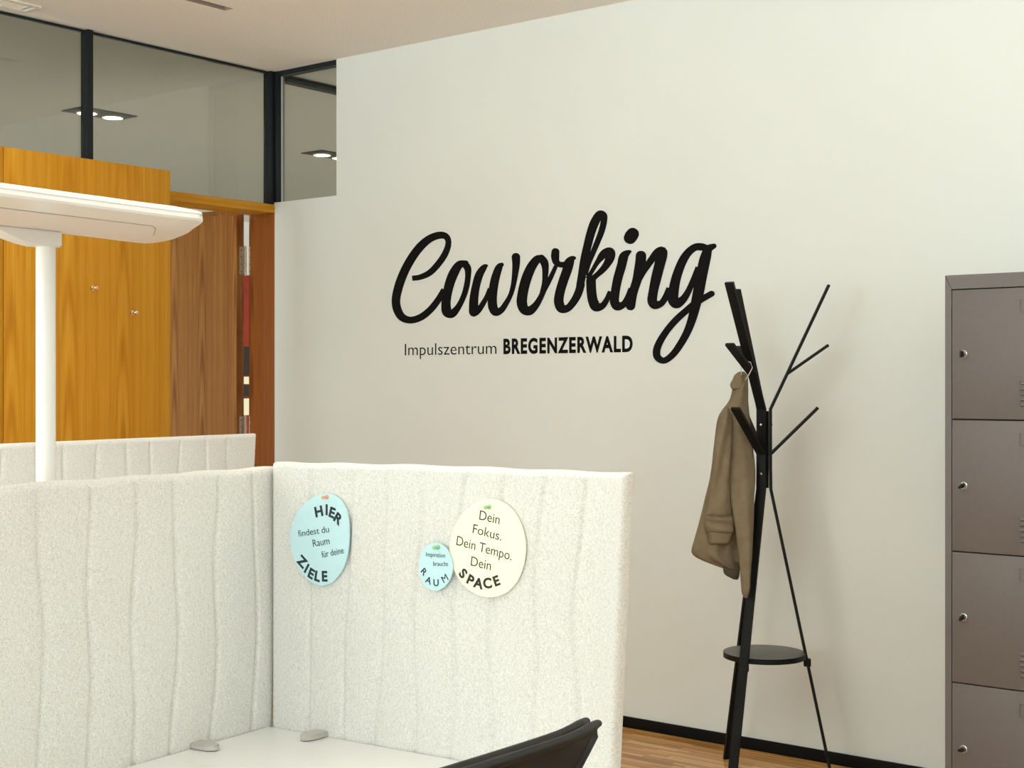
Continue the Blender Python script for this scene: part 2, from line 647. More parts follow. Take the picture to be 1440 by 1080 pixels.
# ---------------------------------------------------------------- glazed strip above door and panelling
gl = struct(empty('window_7'))
Z0, Z1 = 2.298, CZ
for y0, y1 in ((FY + .02, 1.171), (1.227, 3.779), (3.808, 4.8475)):
    box('pane', (GX - .045, y0, Z0 + .002), (GX - .035, y1, Z1 - .012), M['glass'], gl)
box('pane', (GX + .028, WY + .03, NOTZ + .002), (NOTX + .02, WY + .038, Z1 - .012), M['glass'], gl)
box('pane_edge', (GX + .021, WY + .024, NOTZ), (GX + .0275, WY + .042, Z1 - .025), M['edge'], gl)
for y0, y1 in ((1.172, 1.226), (3.7795, 3.8075), (4.848, 4.8715)):
    mu = box('mullion', (GX - .056, y0, Z0), (GX - .002, y1, Z1), M['mullion'], gl, .0015)
    box('cover_strip', (GX - .0022, y0 + .004, Z0), (GX + .002, y0 + .012, Z1 - .004), M['mullion'], mu, .0008)
box('mullion', (GX - .056, WY + .0005, Z0 + .012), (GX + .0205, WY + .05, Z1), M['mullion'], gl, .002)
box('top_rail', (GX - .045, FY + .02, Z1 - .011), (GX - .025, WY + .0, Z1 - .0005), M['mullion'], gl)
box('top_rail', (GX + .021, WY + .005, Z1 - .024), (NOTX - .001, WY + .05, Z1 - .0005), M['mullion'], gl)
box('top_rail', (GX - .06, WY + .076, Z1 - .034), (GX - .01, 8.3, Z1 - .001), M['mullion'], gl)

# ---------------------------------------------------------------- timber head, jamb and open door
struct(box('trim_1', (GX - .185, FY + .01, 2.256), (GX, WY - .0005, 2.2975), M['honey_x'], None, .002))
struct(box('trim_2', (GX - .183, WY, 0.0), (GX - .0005, WY + .06, 2.297), M['elm_shade_red'], None, .002))
struct(box('trim_3', (GX - .205, WY + .012, 0.0), (GX - .186, WY + .06, 2.297), M['elm_shade_red'], None, .001))

d = struct(empty('door_1', (-5.582, 4.806, 0), R(13.2)))   # leaf runs along local -x
leaf = box('door_leaf', (-.93, 0, .008), (0, .045, 2.255), M['elm_shade'], d, .0015)
box('door_rebate', (-.93, .0455, .008), (-.004, .066, 2.287), M['elm_shade'], d, .001)
DM = Matrix.Translation((-5.582, 4.806, 0)) @ Matrix.Rotation(R(13.2), 4, 'Z')
DI = DM.inverted()
for hz in (1.952, 1.09, .25):
    h = empty('hinge'); h.parent = d
    h.location = (0, 0, hz)
    cyl('hinge_pin', (.011, .057, 0), (.011, .057, .150), .0075, M['steel'], h, seg=16)
    box('hinge_leaf', (.0004, .020, .004), (.003, .056, .146), M['steel'], h, .0006)
    bm = bmesh.new()      # plate screwed to the jamb strip
    add_box(bm, (GX - .2035, WY + .0090, .004), (GX - .1862, WY + .0118, .146), .0006)
    bm.transform(DI)
    obj_bm('hinge_leaf', bm, M['steel'], h)
    for k in range(4):
        zz = .02 + k * .036
        cyl('screw', (.0028, .034, zz), (.0038, .034, zz), .0034, M['lumframe'], h, seg=10)
        bm = bmesh.new()
        add_cyl(bm, (GX - .193, WY + .0092, zz), (GX - .193, WY + .0082, zz), .003, seg=10)
        bm.transform(DI)
        obj_bm('screw', bm, M['lumframe'], h)
hd = empty('handle'); hd.parent = d
bm = bmesh.new()
add_cyl(bm, (-.87, 0, 1.03), (-.87, -.045, 1.03), .011, seg=14)
add_cyl(bm, (-.875, -.045, 1.03), (-.75, -.045, 1.03), .009, seg=14)
obj_bm('lever', bm, M['chrome'], hd, True, 40)

# ---------------------------------------------------------------- corridor behind the glass
CX, CY = -10.6, 11.0
struct(box('floor_corridor', (CX - .1, FY, -.1), (GX - .2, CY, 0), M['lino']))
struct(box('floor_hall', (GX - .2, WY + .2, -.1), (RX, CY, 0), M['lino']))
struct(box('wall_corridor', (CX - .1, FY, 0), (CX, CY, CZ), M['wall']))
struct(box('wall_hall', (CX, CY, 0), (RX, CY + .1, CZ), M['wall']))
struct(box('ceiling_corridor', (CX, FY, CZ + .001), (GX - .0, CY, CZ + .03), M['ceiling2']))
struct(box('ceiling_hall', (GX, WY + .05, CZ + .001), (RX, CY, CZ + .03), M['ceiling2']))

LUM = [(-6.99, 4.995), (-7.02, 6.88), (-3.8, 7.0)]  # the last one is unseen, added to brighten the hall
LUMLAB = ['dark twin ceiling spotlight seen through the glass beside the first mullion',
          'dark twin ceiling spotlight seen through the small corner pane',
          'added unseen twin spotlight lighting the hall behind the lettered wall']
for (lx, ly), lab in zip(LUM, LUMLAB):
    l = empty('ceiling_spotlight', (lx, ly, CZ))
    tag(l, lab, 'light', 'twin spotlights of the corridor ceiling')
    box('housing', (-.10, -.187, -.006), (.10, .187, -.0005), M['lumframe'], l, .001)
    for s in (-1, 1):
        ring = lathe('spot_ring', [(.066, -.006), (.066, -.013), (.056, -.016), (.053, -.010), (.053, -.0062)], M['slot'], l, 28, Matrix.Translation((0, s * .088, 0)))
        lathe('spot_lens', [(.050, -.0064), (.050, -.0098), (.03, -.0115)], M['spot'], ring, 24, Matrix.Translation((0, s * .088, 0)))
    for s in (-1, 1):
        a = area('spot_light', (lx, ly + s * .088, CZ - .0125), (lx, ly + s * .088, 0), .09, .09, 42, (1.0, .96, .88))
        a.data.shape = 'DISK'

# red poster far down the corridor, glimpsed through the hinge gap
p = empty('wall_poster', (CX + .001, 9.25, 1.0))
tag(p, 'red poster with black and cream shapes on the corridor wall', 'poster')
box('poster_sheet', (0, -.5, -.1), (.012, .5, 1.45), M['red'], p)
for (ya, yb, za, zb, mm) in [(-.46, .46, .48, .76, 'inkb'), (-.3, .38, .40, .47, 'cream'), (-.46, .46, .28, .39, 'inkb'), (-.4, .46, .10, .26, 'cream')]:
    box('poster_shape', (.0125, ya, za), (.0145, yb, zb), M[mm], p)

# ================================================================== HONEY-COLOURED CABINET
cb = empty('wooden_cabinet', (-4.95, 3.893, 0))
tag(cb, 'tall honey-coloured wooden cabinet with two peg hooks left of the door', 'cabinet')
CH = 2.313
box('carcass', (-.40, -1.9, .002), (-.021, -.002, CH - .002), M['honey'], cb)
for y0, y1 in ((-.793, 0), (-1.90, -.796)):
    box('front_panel', (-.02, y0, 0.0), (0, y1, CH), M['honey'], cb, .0008)
for (py, pz) in ((-.392, 1.790), (-.196, 1.697)):
    pg = lathe('peg', [(.011, 0), (.011, .002), (.005, .003), (.0045, .018), (.0095, .021), (.0105, .026), (.008, .031), (.003, .033)], M['brass'], cb, 20,
               Matrix.Translation((0, py, pz)) @ Matrix.Rotation(R(90), 4, 'Y'))

# ================================================================== WALL LETTERING
LETTERS = [
  [[1571,5741,1537,5981,1645,5743,1614,5984,1717,5743,1691,5986,1794,5744,1763,5988,1876,5746,1832,5991,1962,5751,1898,5996,2052,5761,1964,6006,2158,5778,2053,6024,2267,5798,2146,6046,2379,5822,2240,6073,2491,5852,2331,6103,2602,5887,2418,6136,2709,5929,2497,6171,2813,5981,2576,6213,2911,6038,2653,6261,3003,6100,2730,6314,3090,6164,2806,6372,3173,6230,2882,6434,3254,6297,2957,6497,3341,6371,3038,6568,3428,6452,3118,6642,3513,6535,3195,6719,3593,6621,3268,6797,3667,6708,3334,6873,3730,6795,3391,6946,3778,6869,3433,7008,3819,6944,3474,7071,3855,7020,3509,7133,3886,7095,3539,7193,3909,7169,3562,7250,3926,7239,3577,7302,3933,7290,3583,7335,3937,7338,3587,7368,3936,7387,3587,7398,3931,7435,3584,7425,3921,7484,3578,7448,3905,7531,3569,7471,3887,7572,3559,7489,3865,7613,3546,7507,3838,7654,3532,7522,3804,7694,3518,7534,3762,7734,3506,7542,3711,7771,3496,7546,3650,7805,3478,7553,3584,7833,3454,7558,3516,7855,3424,7564,3445,7872,3390,7567,3373,7885,3352,7570,3295,7893,3315,7570,3189,7895,3248,7568,3074,7889,3170,7560,2958,7876,3084,7547,2841,7856,2994,7529,2725,7830,2906,7506,2613,7800,2824,7480,2495,7761,2739,7447,2381,7716,2656,7407,2270,7665,2571,7361,2163,7609,2487,7310,2059,7549,2403,7255,1958,7485,2320,7197,1847,7408,2229,7128,1740,7324,2140,7054,1636,7235,2050,6975,1537,7142,1962,6890,1440,7047,1875,6802,1346,6950,1790,6711,1247,6841,1700,6610,1149,6727,1612,6504,1055,6609,1526,6395,964,6488,1443,6282,877,6365,1364,6168,796,6241,1291,6054,718,6114,1221,5936,643,5983,1154,5814,573,5850,1091,5690,508,5717,1034,5567,451,5586,982,5447,403,5460,938,5332,369,5360,904,5242,339,5261,874,5153,313,5161,847,5069,293,5062,827,4989,280,4961,814,4913,277,4862,809,4840,280,4776,811,4779,289,4693,818,4719,304,4611,830,4660,326,4531,846,4603,355,4451,866,4549,391,4375,890,4495,431,4305,916,4442,477,4234,945,4389,532,4162,977,4340,595,4092,1009,4296,671,4025,1042,4260,758,3964,1076,4231,853,3914,1118,4203,954,3872,1169,4174,1060,3839,1228,4148,1169,3813,1291,4126,1280,3795,1357,4109,1394,3784,1419,4099,1521,3782,1495,4095,1650,3790,1580,4100,1777,3807,1672,4113,1901,3830,1767,4132,2021,3859,1863,4156,2136,3893,1953,4182,2257,3938,2046,4215,2373,3991,2138,4255,2484,4049,2232,4302,2590,4112,2325,4354,2690,4176,2417,4410,2787,4242,2505,4467,2884,4315,2592,4529,2978,4392,2676,4596,3067,4471,2757,4666,3151,4551,2837,4740,3231,4632,2915,4814,3307,4712,2989,4888,3376,4791,3056,4958,3441,4870,3118,5028,3501,4949,3179,5101,3558,5027,3240,5175,3614,5103,3302,5251,3671,5179,3365,5326]],
  [[4937,6423,4950,6354,4914,6453,4939,6322,4882,6479,4917,6293,4843,6498,4886,6270,4799,6509,4847,6254,4754,6511,4804,6247,4700,6515,4741,6236,4645,6522,4676,6228,4578,6529,4624,6220,4498,6531,4586,6211,4405,6523,4565,6201,4303,6496,4560,6193,4199,6446,4536,6168,4109,6384,4505,6131,4032,6317,4468,6080,3964,6247,4428,6020,3904,6178,4386,5954,3848,6111,4344,5889,3790,6034,4302,5823,3737,5951,4262,5755,3690,5866,4222,5684,3648,5780,4184,5610,3610,5694,4147,5534,3573,5607,4112,5458,3539,5515,4079,5378,3508,5420,4047,5296,3481,5325,4017,5212,3457,5231,3990,5127,3436,5139,3966,5043,3416,5050,3945,4960,3399,4975,3928,4888,3382,4900,3914,4818,3366,4823,3902,4752,3353,4745,3894,4689,3344,4665,3891,4631,3341,4587,3893,4573,3340,4520,3898,4517,3338,4450,3907,4459,3341,4374,3918,4410,3355,4292,3931,4375,3390,4201,3937,4362,3457,4114,3932,4368,3542,4050,3914,4380,3626,4009,3912,4376,3714,3981,3915,4368,3807,3964,3918,4361,3905,3959,3916,4355,4022,3971,3890,4346,4136,4013,3894,4337,4224,4071,3925,4343,4293,4134,3978,4366,4351,4199,4038,4403,4403,4262,4100,4448,4453,4322,4159,4493,4512,4395,4221,4549,4570,4474,4279,4612,4626,4555,4334,4681,4678,4637,4386,4754,4728,4719,4434,4830,4773,4800,4479,4905,4816,4881,4519,4979,4857,4963,4555,5055,4895,5046,4587,5132,4930,5129,4615,5210,4961,5213,4641,5288,4989,5296,4665,5366,5012,5378,4687,5441,5031,5462,4707,5518,5047,5545,4724,5595,5061,5628,4738,5671,5072,5709,4747,5746,5082,5786,4751,5818,5091,5848,4752,5878,5101,5910,4750,5937,5110,5975,4745,5992,5114,6041,4736,6040,5111,6109,4724,6080,5095,6179,4711,6112,5068,6239,4700,6127,5034,6291,4686,6146,4999,6334,4665,6169,4967,6369,4637,6198,4940,6398,4604,6233,4916,6429,4572,6269,4880,6462,4548,6307,4835,6487,4537,6348,4784,6503,4540,6390,4729,6508,4557,6428,4676,6502,4587,6461]],
  [[6037,6261,6072,6189,6007,6268,6050,6170,5978,6276,6028,6152,5944,6284,6010,6134,5903,6287,5999,6118,5857,6285,5993,6102,5804,6272,5992,6089,5730,6245,5968,6052,5656,6205,5939,6009,5585,6155,5904,5959,5517,6098,5867,5905,5454,6036,5832,5849,5396,5968,5802,5795,5336,5881,5767,5726,5287,5785,5732,5649,5246,5686,5697,5565,5212,5586,5663,5476,5181,5488,5631,5384,5150,5391,5603,5293,5120,5294,5580,5203,5091,5193,5560,5110,5065,5093,5543,5016,5042,4993,5530,4924,5023,4897,5518,4834,5007,4805,5509,4749,4996,4731,5505,4686,4988,4660,5504,4625,4982,4592,5505,4563,4978,4528,5505,4502,4976,4469,5504,4442,4976,4417,5500,4379,4976,4383,5491,4321,4972,4339,5476,4269,4968,4287,5463,4228,4969,4227,5453,4205,4986,4146,5442,4220,5073,4040,5385,4285,5222,3988,5280,4323,5315,3993,5247,4318,5381,4011,5251,4313,5436,4033,5271,4312,5485,4057,5297,4315,5538,4087,5316,4317,5605,4138,5360,4336,5670,4199,5410,4371,5730,4263,5466,4420,5788,4330,5523,4477,5841,4395,5579,4536,5889,4457,5633,4592,5933,4516,5681,4643,5975,4576,5727,4694,6014,4637,5771,4746,6051,4697,5813,4800,6086,4757,5853,4854,6121,4818,5890,4908,6153,4876,5922,4960,6182,4934,5952,5012,6210,4991,5979,5066,6237,5047,6006,5121,6263,5102,6034,5177,6290,5157,6062,5233], [6893,6303,6975,6207,6850,6300,6949,6176,6806,6300,6923,6147,6758,6297,6902,6119,6704,6289,6888,6094,6645,6270,6881,6072,6584,6237,6880,6055,6515,6180,6864,6012,6457,6111,6843,5960,6410,6036,6819,5898,6369,5958,6792,5829,6332,5881,6766,5755,6297,5805,6742,5682,6260,5720,6718,5604,6227,5631,6696,5524,6198,5539,6675,5440,6172,5447,6655,5356,6149,5355,6637,5270,6128,5264,6621,5185,6109,5173,6607,5100,6092,5080,6594,5013,6077,4985,6583,4927,6066,4891,6575,4843,6058,4799,6570,4764,6054,4713,6568,4689,6053,4647,6570,4631,6053,4582,6572,4575,6055,4515,6577,4524,6062,4447,6583,4480,6076,4377,6591,4444,6099,4312,6601,4410,6123,4261,6612,4380,6151,4210,6624,4348,6186,4156,6634,4324,6235,4099,6637,4312,6308,4040,6625,4316,6418,3991,6584,4330,6538,3976,6549,4331,6635,3988,6551,4324,6716,4012,6578,4321,6787,4042,6618,4323,6850,4075,6661,4331,6913,4113,6696,4339,6979,4165,6737,4358,7038,4223,6780,4389,7089,4284,6825,4431,7135,4344,6871,4481,7177,4403,6918,4535,7217,4458,6965,4588,7259,4515,7013,4641,7301,4575,7059,4693,7341,4635,7103,4746,7380,4698,7144,4800,7418,4761,7182,4855,7453,4825,7216,4911,7485,4890,7245,4968,7515,4956,7270,5027,7542,5022,7292,5088,7568,5088,7312,5151,7592,5155,7330,5215,7615,5224,7347,5282,7640,5302,7364,5356,7663,5382,7378,5433,7685,5463,7390,5512,7706,5545,7400,5593,7725,5626,7409,5674,7745,5706,7417,5756,7764,5787,7423,5837,7785,5870,7429,5920,7804,5953,7433,6003,7822,6036,7436,6083,7838,6116,7436,6158,7850,6193,7434,6228,7855,6251,7431,6275,7859,6305,7426,6320,7860,6355,7420,6364,7861,6403,7414,6410,7862,6448,7407,6458,7864,6494,7401,6507,7854,6541,7407,6554,7829,6586,7428,6597,7790,6625,7463,6634,7741,6655,7510,6661,7685,6675,7565,6678]],
  [[9286,6316,9270,6252,9278,6349,9247,6225,9259,6380,9216,6205,9232,6406,9178,6192,9197,6427,9137,6188,9157,6440,9096,6192,9118,6454,9042,6197,9079,6471,8987,6204,9028,6492,8944,6209,8963,6511,8916,6209,8880,6524,8909,6205,8778,6519,8923,6202,8680,6490,8920,6194,8599,6448,8903,6176,8531,6402,8876,6147,8473,6354,8843,6109,8421,6309,8807,6066,8374,6265,8772,6023,8324,6216,8741,5981,8276,6163,8713,5940,8233,6109,8686,5896,8192,6053,8658,5849,8154,5997,8630,5798,8116,5938,8602,5745,8072,5864,8567,5677,8028,5784,8532,5606,7986,5701,8498,5532,7947,5616,8465,5455,7909,5531,8434,5377,7875,5445,8405,5300,7842,5356,8377,5220,7812,5265,8351,5138,7784,5173,8326,5055,7759,5081,8304,4973,7737,4991,8286,4894,7719,4906,8270,4817,7705,4839,8259,4753,7692,4772,8249,4692,7680,4702,8241,4638,7672,4628,8237,4591,7672,4550,8237,4551,7683,4472,8241,4513,7701,4403,8247,4473,7725,4334,8256,4429,7758,4263,8266,4390,7800,4191,8276,4361,7859,4118,8280,4347,7939,4051,8276,4347,8028,4003,8262,4355,8112,3973,8265,4354,8196,3955,8276,4352,8278,3947,8291,4351,8360,3948,8306,4350,8448,3961,8308,4347,8538,3991,8318,4344,8614,4034,8341,4347,8675,4081,8379,4359,8725,4129,8424,4380,8769,4176,8473,4406,8812,4222,8520,4435,8861,4278,8571,4470,8910,4338,8620,4511,8954,4400,8669,4556,8996,4462,8718,4606,9036,4524,8765,4659,9076,4586,8809,4711,9115,4651,8851,4765,9152,4717,8889,4823,9186,4782,8925,4883,9220,4845,8962,4946,9252,4906,9000,5009,9286,4962,9040,5071,9317,5013,9079,5125,9351,5062,9117,5176,9385,5111,9155,5226,9420,5161,9193,5274,9456,5212,9229,5322,9491,5265,9265,5370,9526,5321,9302,5423,9562,5378,9339,5478,9597,5435,9375,5533,9631,5493,9412,5588,9665,5550,9448,5644,9698,5609,9485,5699,9731,5669,9521,5756,9763,5729,9558,5813,9794,5789,9595,5871,9825,5850,9631,5929,9855,5910,9668,5987,9886,5970,9705,6045], [9191,4823,8924,4889,9216,4895,8947,4964,9244,4967,8971,5038,9272,5041,8994,5112,9299,5115,9016,5183,9323,5190,9034,5251,9342,5264,9048,5315,9353,5326,9056,5366,9359,5386,9062,5418,9364,5444,9066,5469,9366,5499,9069,5521,9369,5553,9070,5575,9373,5604,9071,5629,9379,5652,9072,5680,9385,5701,9073,5730,9392,5751,9072,5777,9398,5802,9070,5822,9403,5855,9065,5866,9405,5908,9058,5909,9406,5959,9048,5953,9407,6011,9036,5998,9406,6065,9022,6039,9401,6122,9007,6076,9388,6181,8992,6106,9365,6241,8978,6129,9333,6295,8969,6142,9297,6341,8955,6159,9260,6378,8936,6180,9227,6408,8910,6207,9199,6433,8880,6239,9173,6460,8850,6272,9134,6492,8822,6310,9087,6515,8807,6352,9035,6528,8806,6395,8981,6530,8819,6437,8929,6521,8845,6473]],
  [[9725,6767,9833,6754,9673,6757,9881,6732,9628,6735,9921,6701,9592,6705,9951,6662,9567,6667,9968,6620,9556,6625,9971,6577,9552,6596,9969,6543,9547,6566,9966,6509,9541,6533,9964,6480,9536,6496,9963,6454,9534,6454,9962,6431,9537,6412,9962,6406,9545,6368,9962,6371,9555,6321,9960,6333,9570,6270,9959,6298,9590,6215,9958,6268,9619,6158,9958,6248,9659,6103,9959,6236,9705,6060,9958,6231,9752,6027,9965,6219,9800,6001,9977,6206,9848,5981,9994,6192,9895,5964,10016,6180,9944,5948,10035,6170,10000,5933,10055,6165,10056,5923,10080,6162,10107,5917,10112,6162,10152,5912,10152,6163,10192,5907,10198,6163,10230,5902,10243,6161], [10822,6340,10844,6261,10790,6350,10818,6243,10759,6362,10790,6225,10724,6374,10767,6208,10682,6382,10750,6191,10632,6385,10744,6175,10577,6379,10745,6161,10518,6365,10742,6141,10462,6345,10738,6117,10409,6320,10733,6092,10360,6290,10727,6065,10315,6257,10720,6038,10273,6215,10716,6015,10231,6155,10707,5985,10203,6091,10696,5951,10184,6030,10680,5906,10170,5972,10661,5852,10158,5918,10639,5791,10141,5868,10613,5724,10112,5797,10578,5644,10078,5719,10540,5562,10041,5636,10501,5480,10003,5551,10462,5397,9965,5463,10425,5316,9930,5376,10391,5236,9896,5292,10358,5155,9863,5207,10325,5072,9829,5119,10294,4991,9798,5031,10266,4912,9770,4944,10243,4837,9747,4859,10224,4765,9731,4794,10212,4707,9716,4729,10201,4650,9703,4662,10193,4599,9694,4591,10190,4554,9692,4516,10190,4517,9701,4442,10195,4483,9717,4376,10204,4448,9737,4311,10216,4409,9765,4243,10230,4376,9806,4174,10242,4353,9866,4103,10244,4347,9955,4039,10229,4353,10058,4002,10208,4358,10151,3989,10211,4350,10237,3991,10230,4341,10317,4001,10258,4334,10393,4019,10288,4331,10471,4044,10309,4330,10555,4084,10340,4339,10631,4134,10377,4362,10697,4187,10420,4397,10758,4242,10465,4441,10814,4297,10511,4491,10865,4351,10555,4540,10920,4412,10599,4593,10974,4478,10640,4648,11025,4545,10679,4708,11072,4615,10715,4769,11115,4685,10749,4831,11155,4755,10780,4892,11188,4827,10805,4948,11216,4898,10828,5006,11239,4968,10849,5067,11260,5035,10869,5132,11280,5099,10891,5199,11302,5163,10914,5266]],
  [[11589,5967,11355,6060,11630,6043,11394,6137,11672,6118,11433,6213,11713,6193,11471,6289,11755,6268,11510,6366,11796,6343,11549,6442,11838,6419,11588,6519,11881,6497,11630,6600,11925,6576,11672,6680,11970,6656,11713,6761,12014,6736,11754,6841,12057,6816,11794,6920,12098,6894,11832,6998,12136,6966,11866,7071,12174,7038,11900,7144,12211,7110,11932,7215,12247,7183,11962,7285,12281,7256,11989,7353,12311,7329,12013,7421,12335,7397,12035,7486,12359,7466,12057,7551,12380,7537,12076,7614,12399,7607,12091,7675,12413,7675,12100,7730,12423,7740,12103,7781,12429,7784,12102,7816,12434,7828,12099,7851,12437,7875,12093,7879,12433,7927,12086,7897,12418,7986,12082,7899,12383,8047,12084,7890,12334,8095,12093,7877,12285,8129,12093,7876,12231,8157,12091,7875,12169,8178,12092,7873,12097,8191,12105,7870,11996,8184,12149,7874,11901,8147,12162,7876,11828,8093,12152,7861,11770,8036,12127,7826,11720,7977,12096,7777,11676,7919,12063,7722,11635,7863,12031,7670,11591,7795,11995,7612,11549,7721,11962,7552,11513,7644,11929,7487,11479,7565,11895,7418,11447,7486,11862,7345,11416,7405,11829,7270,11380,7306,11793,7180,11345,7203,11757,7085,11313,7098,11723,6986,11282,6992,11689,6885,11253,6887,11656,6782,11223,6784,11623,6681,11195,6686,11592,6584,11167,6588,11562,6488,11139,6489,11533,6393,11112,6390,11506,6298,11087,6290,11480,6203,11063,6189,11457,6108,11041,6087,11436,6013,11021,5985,11417,5917,11003,5884,11401,5819,10986,5785,11384,5720,10969,5688,11367,5621,10952,5594,11349,5525,10936,5511,11331,5439,10919,5429,11312,5356,10903,5347,11294,5275,10887,5266,11276,5195,10871,5185,11257,5114,10854,5103,11239,5033], [11426,5524,11215,5579,11456,5603,11236,5658,11485,5683,11256,5740,11515,5762,11276,5823,11543,5839,11298,5904,11571,5910,11320,5982,11598,5974,11345,6054,11617,6014,11366,6103,11636,6053,11387,6147,11655,6090,11408,6188,11675,6128,11429,6227,11695,6166,11450,6264,11715,6206,11470,6302], [11523,5338,11336,5438,11570,5403,11386,5502,11618,5469,11437,5566,11665,5534,11488,5629,11712,5599,11538,5693,11760,5661,11586,5755,11807,5722,11631,5817,11848,5774,11669,5869,11888,5825,11705,5921,11927,5874,11740,5974,11967,5920,11775,6027,12009,5964,11812,6081,12056,6008,11850,6136,12115,6056,11890,6198,12179,6105,11931,6266,12243,6150,11974,6336,12305,6187,12025,6406,12359,6212,12086,6473,12404,6227,12158,6529,12434,6233,12226,6565,12474,6242,12295,6593,12510,6247,12369,6616,12531,6248,12451,6631,12514,6248,12555,6632,12435,6275,12696,6585,12366,6343,12798,6479,12356,6368,12825,6397,12356,6362,12829,6334,12356,6340,12825,6279,12353,6311,12815,6231,12352,6286,12803,6183,12348,6255,12780,6126,12342,6221,12748,6070,12331,6181,12710,6018,12315,6138,12670,5969,12295,6094,12628,5922,12273,6051,12586,5876,12245,6007,12539,5828,12213,5964,12489,5780,12176,5920,12437,5734,12136,5876,12384,5689,12093,5833,12330,5646,12050,5791,12274,5605,12006,5750,12214,5564,11958,5709,12151,5525,11906,5667,12087,5489,11853,5627,12026,5454,11798,5588,11971,5419,11744,5552,11922,5384,11702,5527,11889,5355,11661,5505,11858,5325,11620,5486,11830,5294,11580,5467,11803,5264,11539,5448,11776,5233,11499,5428,11747,5202,11469,5400,11709,5181,11449,5365,11665,5170,11442,5328,11618,5168,11447,5289,11571,5176,11464,5252,11528,5193], [11540,5483,11665,5481,11483,5464,11724,5460,11434,5434,11775,5428,11397,5393,11815,5387,11375,5346,11841,5339,11369,5295,11851,5288,11373,5221,11854,5212,11375,5147,11857,5137,11378,5071,11859,5063,11382,4994,11862,4992,11387,4915,11867,4923,11394,4838,11874,4855,11402,4767,11883,4788,11411,4695,11892,4720,11421,4620,11902,4657,11435,4544,11914,4599,11454,4466,11929,4549,11478,4394,11947,4504,11500,4338,11966,4467,11521,4283,11988,4430,11550,4222,12009,4403,11591,4158,12022,4388,11656,4092,12021,4389,11752,4035,11999,4398,11857,4008,11976,4398,11950,4006,11979,4386,12033,4018,12000,4371,12108,4040,12029,4358,12176,4066,12060,4350,12241,4098,12083,4346,12302,4139,12104,4347,12352,4184,12128,4359,12392,4230,12157,4381,12427,4275,12187,4412,12457,4319,12220,4449,12488,4364,12253,4487,12526,4426,12293,4536,12563,4493,12330,4592,12598,4562,12367,4654,12632,4631,12404,4720,12664,4699,12442,4787,12697,4764,12481,4852]],
  [[13605,6442,13630,6376,13581,6448,13610,6361,13556,6454,13591,6346,13530,6461,13574,6333,13500,6466,13560,6319,13465,6467,13550,6305,13427,6465,13541,6290,13378,6461,13521,6263,13324,6453,13499,6234,13265,6439,13480,6205,13204,6417,13465,6176,13143,6385,13456,6150,13084,6337,13454,6133,13030,6267,13446,6103,12995,6190,13434,6064,12973,6115,13419,6011,12958,6044,13400,5946,12945,5976,13379,5872,12927,5913,13355,5795,12896,5828,13323,5702,12862,5735,13288,5608,12827,5638,13252,5513,12792,5537,13217,5417,12758,5434,13185,5322,12728,5331,13156,5229,12702,5230,13130,5136,12678,5126,13105,5039,12656,5022,13082,4942,12636,4920,13061,4848,12619,4822,13044,4757,12606,4731,13032,4672,12596,4668,13023,4608,12584,4606,13016,4547,12574,4540,13010,4494,12568,4471,13009,4451,12569,4398,13012,4420,12584,4326,13018,4396,12604,4270,13025,4383,12627,4220,13035,4365,12658,4169,13043,4353,12701,4117,13047,4349,12764,4066,13037,4355,12857,4024,13004,4368,12960,4009,12983,4367,13049,4019,12992,4359,13126,4040,13021,4354,13195,4068,13059,4353,13258,4100,13098,4357,13318,4136,13128,4363,13375,4180,13154,4374,13422,4228,13180,4393,13461,4277,13208,4422,13495,4327,13237,4459,13526,4375,13267,4501,13556,4425,13297,4543,13592,4491,13332,4597,13625,4561,13364,4657,13656,4634,13396,4722,13685,4705,13427,4791,13713,4775,13460,4862,13742,4844,13493,4931], [13782,7341,13911,7260,13705,7358,13955,7203,13627,7359,13980,7140,13553,7343,13985,7074,13488,7311,13970,7011,13436,7265,13936,6955,13428,7258,13933,6947,13421,7253,13929,6940,13414,7247,13925,6932,13407,7243,13920,6923,13401,7238,13915,6914,13396,7234,13907,6903,13388,7227,13897,6890,13379,7219,13886,6877,13369,7208,13876,6866,13358,7195,13867,6856,13345,7181,13860,6849,13333,7165,13854,6844,13324,7151,13851,6842,13316,7139,13846,6839,13311,7128,13841,6834,13306,7118,13834,6829,13303,7111,13826,6821,13300,7103,13818,6814,13269,7044,13770,6766,13258,6980,13707,6730,13267,6914,13634,6710,13297,6851,13556,6707,13344,6795,13479,6721]],
